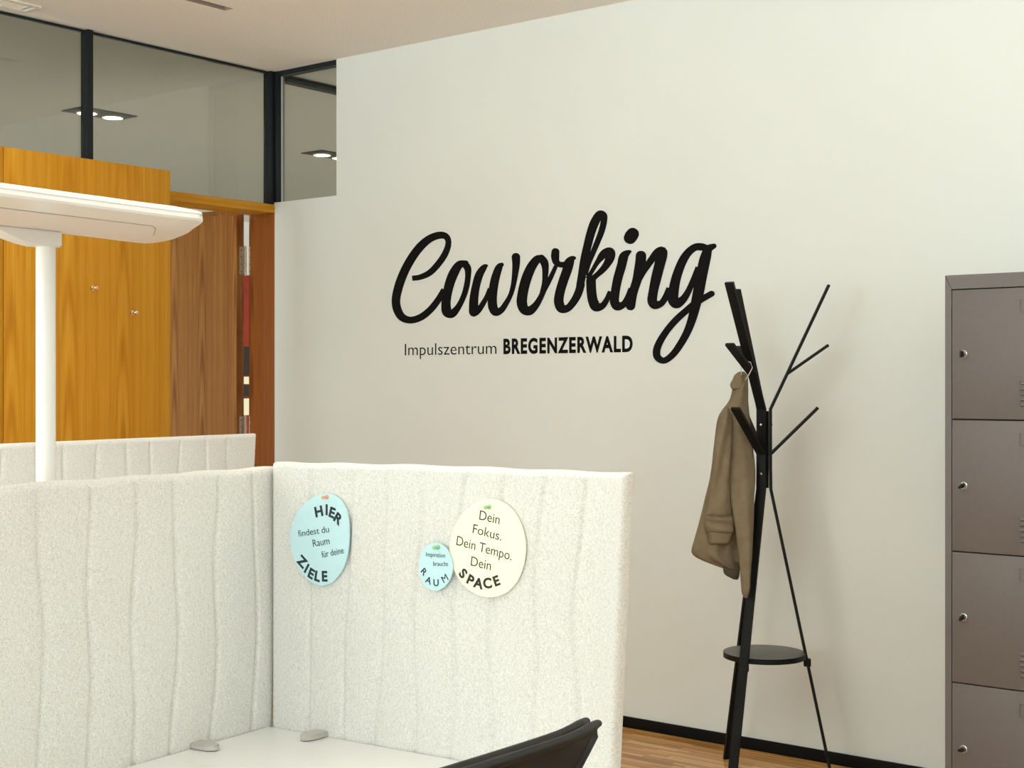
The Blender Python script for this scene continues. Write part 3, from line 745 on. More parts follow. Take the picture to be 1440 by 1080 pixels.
  [[14031,6401,14159,6390,13971,6386,14218,6364,13918,6358,14267,6327,13877,6318,14304,6281,13850,6270,14327,6229,13839,6217,14333,6175,13836,6176,14332,6136,13834,6135,14333,6098,13831,6096,14333,6057,13829,6060,14332,6013,13825,6024,14330,5965,13821,5987,14325,5914,13812,5933,14315,5848,13802,5873,14302,5779,13789,5809,14287,5710,13776,5744,14271,5640,13763,5678,14253,5573,13750,5615,14235,5509,13740,5559,14217,5452,13731,5505,14199,5397,13722,5453,14179,5343,13712,5400,14158,5288,13700,5345,14136,5231,13686,5289,14112,5170,13664,5214,14079,5089,13636,5133,14043,5005,13604,5047,14006,4919,13571,4959,13971,4835,13539,4871,13939,4755,13510,4785,13913,4678,13486,4711,13894,4613,13464,4639,13877,4545,13442,4568,13863,4478,13422,4500,13850,4414,13405,4438,13839,4354,13391,4382,13829,4301,13384,4348,13824,4274,13378,4318,13820,4250,13374,4291,13816,4226,13370,4265,13812,4203,13367,4242,13808,4178,13363,4217,13804,4152,13362,4168,13788,4106,13377,4121,13759,4065,13406,4078,13718,4032,13447,4042,13668,4009,13497,4016,13612,3999], [14146,5224,13907,5335,14173,5265,13930,5377,14200,5305,13951,5418,14226,5344,13974,5460,14252,5382,13998,5504,14278,5419,14024,5548,14306,5456,14054,5594,14339,5497,14089,5642,14373,5538,14126,5690,14410,5581,14165,5736,14449,5624,14204,5782,14489,5668,14243,5828,14531,5713,14281,5873,14575,5762,14321,5923,14619,5813,14363,5974,14664,5862,14406,6028,14708,5908,14450,6082,14753,5949,14496,6137,14799,5983,14542,6189,14841,6008,14581,6233,14887,6031,14618,6278,14933,6050,14657,6322,14976,6065,14699,6365,15014,6076,14745,6404,15047,6086,14793,6437,15071,6093,14831,6457,15096,6102,14872,6476,15115,6109,14920,6493,15116,6109,14979,6509,15074,6107,15071,6516,14945,6151,15235,6462,14864,6252,15334,6333,14855,6290,15347,6252,14851,6287,15344,6200,14844,6265,15338,6160,14834,6232,15332,6126,14825,6198,15327,6096,14816,6152,15316,6041,14805,6102,15299,5980,14792,6046,15279,5919,14777,5984,15257,5857,14760,5919,15235,5794,14743,5853,15214,5730,14720,5769,15187,5645,14694,5680,15159,5556,14666,5587,15130,5464,14637,5492,15101,5371,14610,5395,15072,5278,14584,5300,15045,5188,14561,5206,15017,5096,14539,5109,14987,5004,14517,5012,14958,4912,14497,4915,14932,4822,14478,4820,14909,4737,14462,4732,14891,4654,14449,4667,14878,4587,14433,4600,14866,4522,14417,4531,14856,4464,14406,4457,14852,4416,14404,4377,14852,4385,14418,4300,14856,4365,14440,4242,14857,4361,14466,4194,14861,4350,14500,4146,14864,4344,14545,4100,14862,4343,14605,4058,14851,4347,14689,4022,14823,4355,14782,4010,14812,4351,14867,4018,14825,4343,14942,4037,14858,4337,15010,4062,14898,4335,15074,4092,14938,4338,15134,4125,14968,4344,15189,4165,14992,4354,15236,4208,15015,4372,15276,4253,15040,4399,15311,4297,15065,4433,15342,4341,15092,4472,15372,4386,15121,4512,15409,4447,15155,4563,15443,4514,15188,4618,15474,4583,15220,4679,15503,4651,15253,4744,15532,4717,15287,4811,15561,4781,15321,4875]],
  [[17193,6448,17124,6210,17160,6461,17085,6216,17127,6475,17047,6223,17091,6490,17011,6229,17051,6505,16979,6234,17006,6519,16950,6237,16960,6530,16919,6241,16911,6538,16878,6246,16859,6544,16836,6252,16802,6549,16797,6258,16741,6550,16762,6261,16675,6546,16732,6262,16606,6534,16707,6259,16534,6514,16674,6249,16467,6488,16636,6233,16403,6456,16596,6211,16343,6422,16554,6185,16286,6385,16513,6155,16231,6346,16474,6123,16173,6299,16433,6085,16117,6249,16396,6045,16063,6195,16360,6000,16013,6138,16324,5950,15964,6078,16289,5897,15915,6012,16254,5840,15854,5919,16206,5755,15794,5815,16159,5661,15736,5705,16112,5559,15682,5592,16068,5453,15632,5480,16028,5347,15587,5372,15993,5246,15550,5275,15965,5158,15517,5177,15942,5070,15487,5080,15921,4981,15461,4985,15904,4894,15438,4892,15889,4809,15418,4805,15877,4725,15402,4737,15868,4654,15384,4666,15859,4585,15367,4591,15853,4524,15355,4511,15852,4476,15354,4423,15854,4444,15371,4336,15860,4424,15399,4269,15863,4417,15431,4212,15870,4401,15473,4156,15877,4389,15529,4101,15876,4386,15606,4049,15858,4394,15726,4010,15803,4409,15851,4014,15761,4404,15945,4046,15763,4397,16016,4087,15795,4401,16075,4131,15840,4414,16127,4176,15888,4433,16175,4220,15930,4453,16225,4272,15971,4476,16269,4327,16009,4505,16308,4383,16048,4542,16344,4440,16087,4584,16377,4497,16127,4631,16411,4555,16166,4681,16454,4629,16213,4746,16497,4709,16257,4816,16538,4790,16300,4891,16579,4872,16343,4970,16619,4954,16385,5051,16659,5035,16426,5130,16700,5119,16468,5212,16741,5204,16508,5295,16781,5289,16547,5380,16820,5374,16586,5465,16860,5459,16626,5550,16899,5543,16665,5635], [17567,6449,17591,6402,17545,6467,17593,6377,17519,6480,17587,6352,17491,6487,17574,6330,17462,6488,17554,6313,17434,6481,17530,6300,17393,6477,17492,6276,17352,6475,17452,6255,17303,6470,17419,6235,17247,6460,17396,6217,17184,6440,17385,6201,17119,6403,17385,6190,17058,6349,17379,6166,17008,6288,17374,6133,16969,6226,17368,6088,16936,6165,17360,6035,16907,6106,17350,5973,16880,6049,17336,5910,16846,5969,17318,5835,16817,5881,17299,5756,16791,5790,17278,5671,16768,5700,17257,5585,16746,5612,17236,5498,16725,5528,17215,5414,16706,5454,17198,5341,16688,5381,17181,5270,16671,5308,17165,5200,16654,5236,17149,5130,16638,5164,17133,5060,16623,5091,17117,4990,16608,5017,17102,4921,16594,4944,17087,4851,16581,4871,17073,4779,16568,4800,17058,4707,16555,4730,17041,4633,16541,4660,17023,4559,16527,4591,17003,4485,16512,4521,16982,4413,16496,4451,16960,4342,16481,4380,16937,4271,16464,4306,16914,4199,16447,4230,16890,4126,16428,4141,16863,4042,16410,4050,16835,3954,16392,3958,16806,3863,16373,3868,16774,3771,16352,3778,16741,3677,16329,3690,16705,3584,16302,3601,16667,3492,16273,3511,16628,3400,16242,3422,16586,3307,16208,3333,16542,3215,16172,3246,16495,3123,16132,3161,16445,3033,16088,3075,16392,2942,16040,2990,16337,2852,15989,2905,16278,2763,15935,2821,16218,2675,15879,2739,16156,2589,15822,2659,16092,2507,15765,2581,16030,2428,15707,2503,15966,2349,15648,2428,15898,2271,15589,2359,15828,2194,15529,2296,15752,2121,15467,2240,15674,2056,15409,2193,15605,2004,15347,2146,15531,1953,15286,2105,15453,1903,15231,2074,15369,1860,15188,2057,15277,1826,15161,2053,15176,1810,15149,2057,15084,1817,15122,2068,15003,1838,15091,2087,14930,1867,15060,2110,14863,1904,15036,2133,14804,1946,15020,2152,14754,1994,15016,2163,14716,2046,15011,2178,14690,2101,15007,2198,14674,2155,15004,2224,14666,2207,15004,2254,14663,2257,15005,2284,14664,2308,15009,2323,14672,2372,15019,2364,14689,2437,15033,2410,14711,2501,15052,2460,14739,2564,15075,2513,14770,2626,15101,2567,14804,2689,15141,2641,14855,2772,15190,2719,14914,2858,15245,2800,14979,2945,15305,2882,15049,3031,15368,2964,15120,3116,15432,3041,15191,3197,15499,3117,15264,3277,15570,3190,15339,3357,15644,3263,15417,3435,15720,3333,15496,3511,15796,3401,15576,3584,15872,3467,15656,3654,15942,3525,15733,3716,16014,3581,15812,3776,16087,3635,15890,3833,16161,3689,15968,3887,16235,3742,16043,3940,16308,3794,16117,3991,16373,3841,16181,4037,16437,3886,16245,4083,16498,3930,16309,4128,16559,3972,16373,4173,16619,4011,16440,4216,16679,4049,16508,4258,16737,4083,16574,4295,16795,4115,16639,4329,16855,4147,16705,4361,16916,4178,16770,4392,16978,4210,16835,4422,17041,4241,16901,4452,17106,4273,16970,4483,17173,4304,17040,4514,17241,4336,17111,4544,17309,4367,17181,4574,17378,4398,17250,4604,17446,4430,17319,4633,17473,4446,17351,4643,17494,4469,17385,4645,17508,4495,17418,4639,17513,4524,17450,4626,17509,4554,17476,4607]],
]


def strip_solid(bm, row, y0, y1):
    n = len(row) // 4
    fr, bk = [], []
    for i in range(n):
        a, b, c, d = [v * 1e-4 for v in row[4 * i:4 * i + 4]]
        yy = y0 - 1.0e-5 * i
        fr.append((bm.verts.new((a, yy, b)), bm.verts.new((c, yy, d))))
        bk.append((bm.verts.new((a, y1, b)), bm.verts.new((c, y1, d))))
    for i in range(n - 1):
        bm.faces.new((fr[i][0], fr[i + 1][0], fr[i + 1][1], fr[i][1]))
        bm.faces.new((fr[i][0], bk[i][0], bk[i + 1][0], fr[i + 1][0]))
        bm.faces.new((fr[i][1], fr[i + 1][1], bk[i + 1][1], bk[i][1]))
    bm.faces.new((fr[0][0], fr[0][1], bk[0][1], bk[0][0]))
    bm.faces.new((fr[-1][0], bk[-1][0], bk[-1][1], fr[-1][1]))


wl = empty('wall_lettering', (-4.6, WY, 1.3))
tag(wl, 'large black handwritten lettering Coworking with a smaller line on the pale wall', 'lettering')
si = 0
for strokes in LETTERS:
    bm = bmesh.new()
    for row in strokes:
        strip_solid(bm, row, -0.0010 - 0.00012 * si, -0.0002)
        si += 1
    obj_bm('script_letter', bm, M['letter'], wl)


def place_text(name, s, mat, parent, mw, width, height, bold=0.0, depth=0.0006, space=1.0):
    """lettering of given width and cap height put at matrix mw (local x = reading direction, y = up)"""
    me = text_mesh(s, bold, .02, space)
    xs = [v.co.x for v in me.vertices]
    zs = [v.co.z for v in me.vertices]
    x0, x1 = min(xs), max(xs)
    sy = height / cap_height()
    sx = sy if width is None else width / (x1 - x0)
    dz = max(zs) - min(zs)
    cx = (x0 + x1) / 2 if width is None else x0
    for v in me.vertices:
        v.co = mw @ Vector(((v.co.x - cx) * sx, v.co.y * sy, (v.co.z - min(zs)) / dz * depth))
    me.name = name
    me.materials.clear()
    return link_mesh(name, me, mat, parent)


UPX = Matrix(((1, 0, 0, 0), (0, 0, -1, 0), (0, 1, 0, 0), (0, 0, 0, 1)))   # text plane stands up, faces -y
for s, xa, xb, zb, hh, bold in (('Impulszentrum', -4.490, -3.946, 1.532, .0535, -.006), ('BREGENZERWALD', -3.9065, -3.232, 1.5335, .0605, .040)):
    place_text('small_lettering', s, M['letter'], wl, Matrix.Translation((xa + 4.6, -.0003, zb - 1.3)) @ UPX, xb - xa, hh, bold, .0006, 1.16 if bold > 0 else 1.0)

# ================================================================== DESK ISLAND (turned 4.75 degrees)
DK = (-2.082, 1.873)
DR = R(4.75)


def isl(x, y, z=0.0):
    return (DK[0] + x * math.cos(DR) - y * math.sin(DR), DK[1] + x * math.sin(DR) + y * math.cos(DR), z)


LS = [[(-0.537, 1.239), (-0.538, 1.198), (-0.536, 1.126), (-0.525, 1.023), (-0.521, 0.997), (-0.528, 0.895), (-0.537, 0.779)],
      [(-0.431, 1.238), (-0.425, 1.214), (-0.431, 1.143), (-0.438, 1.064), (-0.431, 0.984), (-0.426, 0.930), (-0.428, 0.850), (-0.436, 0.756)],
      [(-0.335, 1.238), (-0.325, 1.207), (-0.328, 1.106), (-0.339, 1.019), (-0.342, 0.976), (-0.335, 0.909), (-0.330, 0.832), (-0.335, 0.750)],
      [(-0.244, 1.239), (-0.242, 1.154), (-0.237, 1.052), (-0.229, 0.983), (-0.229, 0.926), (-0.240, 0.843), (-0.252, 0.749)],
      [(-0.135, 1.236), (-0.129, 1.204), (-0.139, 1.117), (-0.143, 1.041), (-0.135, 0.970), (-0.133, 0.911), (-0.139, 0.824), (-0.155, 0.752)],
      [(-0.044, 1.241), (-0.039, 1.168), (-0.033, 1.047), (-0.027, 0.955), (-0.031, 0.865), (-0.044, 0.759)]]
RS = [[(0.104, 1.244), (0.103, 0.992), (0.097, 0.756)],
      [(0.207, 1.244), (0.200, 1.107), (0.193, 0.989), (0.183, 0.918), (0.186, 0.837), (0.183, 0.756)],
      [(0.292, 1.239), (0.282, 1.112), (0.276, 0.996), (0.279, 0.943), (0.272, 0.858), (0.255, 0.750)],
      [(0.372, 1.242), (0.368, 1.118), (0.346, 1.002), (0.346, 0.908), (0.355, 0.831), (0.352, 0.742)],
      [(0.476, 1.251), (0.461, 1.225), (0.454, 1.174), (0.436, 0.994), (0.439, 0.918), (0.445, 0.868), (0.429, 0.743)],
      [(0.549, 1.248), (0.540, 1.213), (0.537, 1.128), (0.519, 1.027), (0.510, 0.936), (0.519, 0.851), (0.522, 0.777)],
      [(0.637, 1.254), (0.626, 1.221), (0.611, 1.108), (0.608, 1.044), (0.614, 0.986), (0.614, 0.912), (0.608, 0.848), (0.600, 0.787)],
      [(0.714, 1.251), (0.706, 1.196), (0.697, 1.114), (0.686, 1.050), (0.683, 0.992), (0.692, 0.921), (0.697, 0.849)]]


def smooth_lookup(pts):
    """(s, z) seam -> function s(z), smoothed"""
    rows = sorted((z, s) for s, z in pts)
    n = 60
    zs = [0.66 + 0.62 * i / (n - 1) for i in range(n)]
    v = [lerp_table(rows, z)[0] for z in zs]
    for _ in range(10):
        v = [v[0]] + [(v[i - 1] + 2 * v[i] + v[i + 1]) / 4 for i in range(1, n - 1)] + [v[-1]]
    return lambda z: v[max(0, min(n - 1, int(round((z - 0.66) / 0.62 * (n - 1)))))]


def panel_mesh(name, s0f, s1f, z0, z1f, T, seams, place, mat, parent, rim=0.014, groove=0.0046, puff=0.0030, ds=0.003):
    """quilted upholstered screen: s along its length, z up, place(s, depth, z) -> point; depth 0 = front face, T = back"""
    fs = [smooth_lookup(s) for s in seams]
    ns = max(8, int((s1f(1.2) - s0f(1.2)) / ds))
    nz = 96
    H0 = T / 2
    verts, faces = [], []

    def vid(side, i, j):
        return side * (ns + 1) * (nz + 1) + i * (nz + 1) + j
    for side in (0, 1):
        for i in range(ns + 1):
            for j in range(nz + 1):
                # finer steps near the rim
                t = j / nz
                u = i / ns
                z1 = z1f(u)
                z = z0 + (z1 - z0) * (1 - (1 - t) ** 1.5)
                a, b = s0f(z), s1f(z)
                e = 0.5 - 0.5 * math.cos(math.pi * u)
                s = a + (b - a) * (0.75 * u + 0.25 * e)
                dist = [s - f(z) for f in fs]
                dm = min((abs(x) for x in dist), default=1.0)
                g = groove * math.exp(-(dm / 0.0040) ** 2) + puff * math.exp(-dm / 0.022)
                edge = min(s - a, b - s, z1 - z)
                k = 1.0
                if edge < rim:
                    q = 1 - edge / rim
                    k = math.sqrt(max(0.0, 1 - q * q))
                g *= min(1.0, edge / 0.03)
                half = (H0) * k - g
                dep = H0 - half if side == 0 else H0 + half
                verts.append(place(s, dep, z))
    for side in (0, 1):
        for i in range(ns):
            for j in range(nz):
                q = (vid(side, i, j), vid(side, i + 1, j), vid(side, i + 1, j + 1), vid(side, i, j + 1))
                faces.append(q if side == 0 else q[::-1])
    for i in range(ns):
        faces.append((vid(0, i, 0), vid(1, i, 0), vid(1, i + 1, 0), vid(0, i + 1, 0)))
    bm = bmesh.new()
    vs = [bm.verts.new(v) for v in verts]
    for f in faces:
        bm.faces.new([vs[i] for i in f])
    bmesh.ops.remove_doubles(bm, verts=bm.verts, dist=0.00005)
    return obj_bm(name, bm, mat, parent, smooth=True)


def more_seams(seams, start, step, count):
    out = []
    for k in range(count):
        src = seams[(k * 2 + 1) % len(seams)]
        base = sum(s for s, z in src) / len(src)
        out.append([(s - base + start + step * k, z) for s, z in src])
    return out


TP = 0.034
# screen along the rear of the near desk
sp = empty('desk_screen', isl(0, 0), DR)
tag(sp, 'cream quilted fabric desk screen at the left, seams running in waves', 'screen', 'quilted fabric desk screens')
lseams = LS + more_seams(LS, -0.645, -0.103, 9)
panel_mesh('padding', lambda z: -1.60 - .014 * (z - .74) / .5, lambda z: 0.019 + .012 * (z - .74) / .5, .70,
           lambda u: 1.2395 + .0012 * math.sin(u * 60), TP, lseams, lambda s, d, z: (-d, s, z), M['fabric'], sp)
# side screen carrying the round signs
ss = empty('desk_screen', isl(0, 0), DR)
tag(ss, 'cream quilted fabric desk screen carrying the three round signs', 'screen', 'quilted fabric desk screens')
panel_mesh('padding', lambda z: .0035, lambda z: .7615 + .027 * (z - .74) / .513, .655,
           lambda u: 1.249 + .006 * min(1, u * 2) + .001 * math.sin(u * 33), TP, RS, lambda s, d, z: (s, d, z), M['fabric'], ss, rim=.011, groove=.0036, puff=.0018)
bm = bmesh.new()
zz = [.66 + (1.243 - .66) * i / 40 for i in range(41)]
tube(bm, [(.7615 + .027 * (z - .74) / .513 - .0085, .0035, z) for z in zz], .0011, 8)
obj_bm('piping', bm, M['pipe'], ss, True)
# screen of the desk further back
sb = empty('desk_screen', isl(-1.3, 0), DR)
tag(sb, 'low greyer quilted fabric screen further back in front of the wooden door', 'screen', 'quilted fabric desk screens')
bs = [[(.575 + .105 * k + .010 * math.sin(9 * z + k * 2.1), z) for z in (.75, .85, .95, 1.05, 1.15, 1.24)] for k in range(-4, 7)]
panel_mesh('padding', lambda z: -.30, lambda z: 1.295 + .035 * (z - .74) / .5, .70, lambda u: 1.2415, TP, bs,
           lambda s, d, z: (-d, s, z), M['fabric'], sb)


def desk(loc, x0, x1, y0, y1, label):
    d = empty('desk', loc, DR)
    tag(d, label, 'desk')
    box('desk_top', (x0, y0, .715), (x1, y1, .74), M['desk'], d, .002)
    for y in (y0 + .06, y1 - .12):
        box('leg', (x0 + .08, y, .03), (x0 + .13, y + .06, .685), M['clamp'], d, .003)
        box('leg', (x1 - .13, y, .03), (x1 - .08, y + .06, .685), M['clamp'], d, .003)
        box('foot', (x0 + .03, y, .0), (x1 - .03, y + .06, .03), M['clamp'], d, .003)
    box('under_frame', (x0 + .08, y0 + .06, .685), (x1 - .08, y1 - .06, .715), M['clamp'], d)
    return d


desk(isl(0, 0), .0012, .80, -1.60, -.0012, 'white desk top in the corner between the two screens')
desk(isl(-1.3, 0), .002, .80, -.30, 1.29, 'white desk hidden behind the back fabric screen')


def clamp(loc, rz, label):
    c = empty('desk_clamp', loc, rz)
    tag(c, label, 'clamp', 'grey desk clamps of the screens')
    out = [(-.006, -.016), (.030, -.016), (.040, -.013), (.048, -.006), (.050, 0), (.048, .006), (.040, .013), (.030, .016), (-.006, .016)]
    bm = bmesh.new()
    lo = [bm.verts.new((a, b, .0015)) for a, b in out]
    hi = [bm.verts.new((a, b, .0105)) for a, b in out]
    bm.faces.new(hi); bm.faces.new(lo[::-1])
    for i in range(len(out)):
        j = (i + 1) % len(out)
        bm.faces.new((lo[i], lo[j], hi[j], hi[i]))
    bmesh.ops.bevel(bm, geom=[e for e in bm.edges if all(v.co.z > .01 for v in e.verts)], offset=.002, segments=2, affect='EDGES')
    obj_bm('clamp_plate', bm, M['clamp'], c, True, 25)
    cyl('clamp_pad', (.032, 0, .0), (.032, 0, .002), .010, M['plastic'], c)


clamp(isl(.004, -.190, .74), DR, 'small grey clamp on the desk at the left screen')
clamp(isl(.134, -.004, .74), DR + R(-90), 'small grey clamp on the desk at the screen with signs')

# ================================================================== ROUND SIGNS
SIGN_Y = -.0045


def smooth_closed(pts, it=2):
    for _ in range(it):
        out = []
        for i in range(len(pts)):
            a, b = pts[i], pts[(i + 1) % len(pts)]
            out += [(a[0] * .75 + b[0] * .25, a[1] * .75 + b[1] * .25), (a[0] * .25 + b[0] * .75, a[1] * .25 + b[1] * .75)]
        pts = out
    return pts


def sign(outline, cen, label, mat, ink, lines, arcs, pinpos, pinmat, lift=0.0):
    sg = empty('round_sign', isl(cen[0], SIGN_Y - lift, cen[1]), DR)
    tag(sg, label, 'sign', 'round cardboard signs on the screen')
    flat_poly('card', [(a - cen[0], b - cen[1]) for a, b in smooth_closed(outline)], [], lambda a, b, t: (a, t, b), mat, sg, .003)
    for s, xa, za, xb, zb, h in lines:
        ang = math.atan2(zb - za, xb - xa)
        mw = Matrix.Translation((xa - cen[0], -.0002, za - cen[1])) @ UPX @ Matrix.Rotation(ang, 4, 'Z')
        place_text('lettering', s, ink, sg, mw, math.hypot(xb - xa, zb - za), h, -.005, .0003)
    for s, x, z, rot, h, wide in arcs:
        mw = Matrix.Translation((x - cen[0], -.0002, z - cen[1])) @ UPX @ Matrix.Rotation(R(rot), 4, 'Z') @ Matrix.Diagonal((wide, 1, 1, 1)) @ Matrix.Translation((0, -h / 2, 0))
        place_text('letter', s, ink, sg, mw, None, h, .038 if h > .014 else (0.0 if s == 'M' else .016), .0003)
    mx = Matrix.Translation((pinpos[0] - cen[0], 0, pinpos[1] - cen[1])) @ Matrix.Rotation(R(90), 4, 'X') @ Matrix.Rotation(R(0), 4, 'Y')
    lathe('pin', [(.0042, .0002), (.0042, .0018), (.0020, .0035), (.0018, .0075), (.0033, .0095), (.0036, .0125), (.0024, .0140)], pinmat, sg, 14, mx)


D1 = [(0.1508, 1.1953), (0.1701, 1.1943), (0.1892, 1.1821), (0.2011, 1.1627), (0.2053, 1.1394), (0.2053, 1.1140), (0.2022, 1.0885), (0.1940, 1.0625), (0.1797, 1.0433), (0.1629, 1.0284), (0.1436, 1.0223), (0.1241, 1.0226), (0.1045, 1.0303), (0.0871, 1.0438), (0.0697, 1.0630), (0.0609, 1.0866), (0.0589, 1.1089), (0.0622, 1.1315), (0.0747, 1.1545), (0.0921, 1.1711), (0.1143, 1.1860), (0.1338, 1.1927)]
D2 = [(0.5158, 1.2020), (0.5377, 1.2012), (0.5594, 1.1923), (0.5787, 1.1737), (0.5904, 1.1495), (0.5947, 1.1249), (0.5915, 1.0963), (0.5808, 1.0689), (0.5637, 1.0480), (0.5420, 1.0355), (0.5158, 1.0306), (0.4915, 1.0340), (0.4669, 1.0457), (0.4488, 1.0644), (0.4375, 1.0874), (0.4340, 1.1111), (0.4375, 1.1352), (0.4488, 1.1578), (0.4669, 1.1788), (0.4915, 1.1955)]
D3 = [(0.4065, 1.1204), (0.4215, 1.1176), (0.4340, 1.1074), (0.4420, 1.0932), (0.4447, 1.0806), (0.4420, 1.0639), (0.4329, 1.0485), (0.4192, 1.0382), (0.4065, 1.0344), (0.3914, 1.0360), (0.3798, 1.0444), (0.3723, 1.0587), (0.3699, 1.0753), (0.3716, 1.0903), (0.3786, 1.1038), (0.3914, 1.1158)]
sign(D1, (.132, 1.109), 'pale blue rounded sign reading HIER findest du Raum, leftmost of the three', M['blue'], M['ink'],
     [('findest du', .081, 1.1105, .157, 1.1235, .0120), ('Raum', .118, 1.0935, .1585, 1.1015, .0135), ('für deine', .140, 1.0745, .193, 1.0865, .0120)],
     [('H', .1315, 1.1610, 13, .0180, 1.12), ('I', .1510, 1.1650, 0, .0185, 1.05), ('E', .1645, 1.1605, -17, .0180, 1.1), ('R', .1795, 1.1495, -35, .0180, 1.1),
      ('Z', .0900, 1.0640, -38, .0185, 1.12), ('I', .1013, 1.0520, -33, .0180, 1.05), ('E', .1130, 1.0430, -24, .0180, 1.08), ('L', .1285, 1.0390, -11, .0178, 1.08), ('E', .1460, 1.0405, 3, .0180, 1.08)],
     (.152, 1.189), M['pin_orange'], .0005)
sign(D2, (.5145, 1.116), 'large cream round sign reading Dein Fokus Dein Tempo Dein SPACE', M['cream'], M['inkb'],
     [('Dein', .498, 1.1650, .540, 1.1590, .0165), ('Fokus.', .484, 1.1410, .544, 1.1310, .0160), ('Dein Tempo.', .449, 1.1180, .565, 1.0985, .0165), ('Dein', .480, 1.0840, .522, 1.0785, .0165)],
     [('S', .4640, 1.0690, -44, .0165, 1.1), ('P', .4800, 1.0585, -26, .0165, 1.1), ('A', .4965, 1.0545, -10, .0165, 1.1), ('C', .5155, 1.0560, 8, .0165, 1.1), ('E', .5345, 1.0615, 22, .0160, 1.1)],
     (.519, 1.188), M['pin_green'], .0)
sign(D3, (.407, 1.077), 'small pale blue round sign reading RAUM beside the cream sign', M['blue'], M['ink'],
     [('Inspiration', .386, 1.0940, .428, 1.0945, .0078), ('braucht', .402, 1.0785, .4345, 1.0800, .0078)],
     [('R', .3815, 1.0660, -48, .0115, 1.1), ('A', .3915, 1.0520, -20, .0115, 1.1), ('U', .4080, 1.0490, 2, .0115, 1.1), ('M', .4270, 1.0580, 36, .0120, 1.1)],
     (.412, 1.112), M['pin_green'], .004)

# ================================================================== FLOOR LAMP
fl = empty('floor_lamp', isl(-.267, -.311), DR)
tag(fl, 'white standing office lamp with a flat wide head behind the left screen', 'lamp')


def L_(x, y):
    return (x + .267, y + .311)


LH = [(.082, -1.18), (.082, -.345), (.087, -.292), (.089, -.262), (.050, -.222), (-.013, -.179), (-.075, -.132), (-.131, -.097), (-.185, -.066), (-.233, -.044), (-.275, -.033), (-.303, -.034), (-.312, -.06), (-.296, -.20), (-.290, -.45), (-.290, -1.05), (-.24, -1.26), (-.09, -1.33), (.05, -1.27)]
LH = [L_(*p) for p in LH]


def inset(pts, d):
    n = len(pts)
    area2 = sum(pts[i][0] * pts[(i + 1) % n][1] - pts[(i + 1) % n][0] * pts[i][1] for i in range(n))
    sg = 1 if area2 > 0 else -1
    out = []
    for i in range(n):
        a, b, c = Vector(pts[i - 1]), Vector(pts[i]), Vector(pts[(i + 1) % n])
        n1 = Vector((-(b - a).y, (b - a).x)).normalized()
        n2 = Vector((-(c - b).y, (c - b).x)).normalized()
        m = (n1 + n2).normalized()
        out.append(tuple(b + m * (sg * d / max(.5, m.dot(n1)))))
    return out


def plan_solid(name, outline, prof, mat, parent):
    """rings of the outline inset by d at height z"""
    bm = bmesh.new()
    rings = [[bm.verts.new((a, b, z)) for a, b in inset(outline, d)] for d, z in prof]
    n = len(outline)
    for r0, r1 in zip(rings, rings[1:]):
        for i in range(n):
            j = (i + 1) % n
            bm.faces.new((r0[i], r0[j], r1[j], r1[i]))
    bm.faces.new(rings[0][::-1])
    bm.faces.new(rings[-1])
    return obj_bm(name, bm, mat, parent, True, 28)


LHs = smooth_closed(LH, 1)
plan_solid('lamp_head', LHs, [(.014, 1.6835), (.004, 1.6845), (.0, 1.688), (.0, 1.6935), (.0022, 1.6945), (.0022, 1.6955), (.0, 1.6965), (.001, 1.7010), (.05, 1.712)], M['lamp'], fl)
DF = [L_(*p) for p in [(-.036, -1.15), (-.036, -.262), (-.060, -.232), (-.155, -.150), (-.215, -.108), (-.268, -.082), (-.272, -.20), (-.272, -1.05), (-.22, -1.18)]]
plan_solid('diffuser_joint', DF, [(0, 1.6828), (0, 1.6836)], M['seam'], fl)
plan_solid('diffuser', inset(DF, .0016), [(0, 1.6820), (0, 1.6835)], M['diffuser'], fl)
# pole, collar with its curved bracket, base plate
bm = bmesh.new()
add_cyl(bm, (0, 0, .02), (0, 0, 1.658), .0178, seg=32)
obj_bm('pole', bm, M['lamp'], fl, True, 40)
bm = bmesh.new()
prof = [(.022, 1.684), (.022, 1.6535), (-.026, 1.6535), (-.050, 1.6565), (-.080, 1.663), (-.110, 1.673), (-.135, 1.6842)]
f0 = [bm.verts.new((-.021, a, z)) for a, z in prof]
f1 = [bm.verts.new((.021, a, z)) for a, z in prof]
bm.faces.new(f0); bm.faces.new(f1[::-1])
for i in range(len(prof)):
    j = (i + 1) % len(prof)
    bm.faces.new((f0[i], f0[j], f1[j], f1[i]))
bmesh.ops.bevel(bm, geom=list(bm.edges), offset=.003, segments=2, affect='EDGES')
obj_bm('bracket', bm, M['lamp'], fl, True, 35)
box('base_plate', (-.10, -.18, 0), (.10, .18, .02), M['lamp'], fl, .006)



def uplight(root):
    up = area('lamp_uplight', (0, 0, 0), (0, 0, 1), .9, .22, UPW, (.97, .985, .97))
    up.parent = root
    up.location = (.165, -.36, 1.722)
    up.rotation_euler = (R(180), 0, R(90))


UPW = 100
uplight(fl)
for (x, y, rz, lab) in ((.75, 3.1, R(90), 'added unseen white office lamp brightening the lockers side of the room'),
                        (-4.3, .35, R(0), 'added unseen white office lamp brightening the ceiling near the glass partition')):
    c = fl.copy()  # unseen lamp copy, added so its uplight brightens ceiling and walls
    COL.objects.link(c)
    c.location = (x, y, 0)
    c.rotation_euler = (0, 0, rz)
    c['label'] = lab
    c['group'] = 'white standing office lamps'
    for p_ in [q for q in fl.children if q.type == 'MESH']:
        e = p_.copy()
        COL.objects.link(e)
        e.parent = c
    uplight(c)
fl['group'] = 'white standing office lamps'

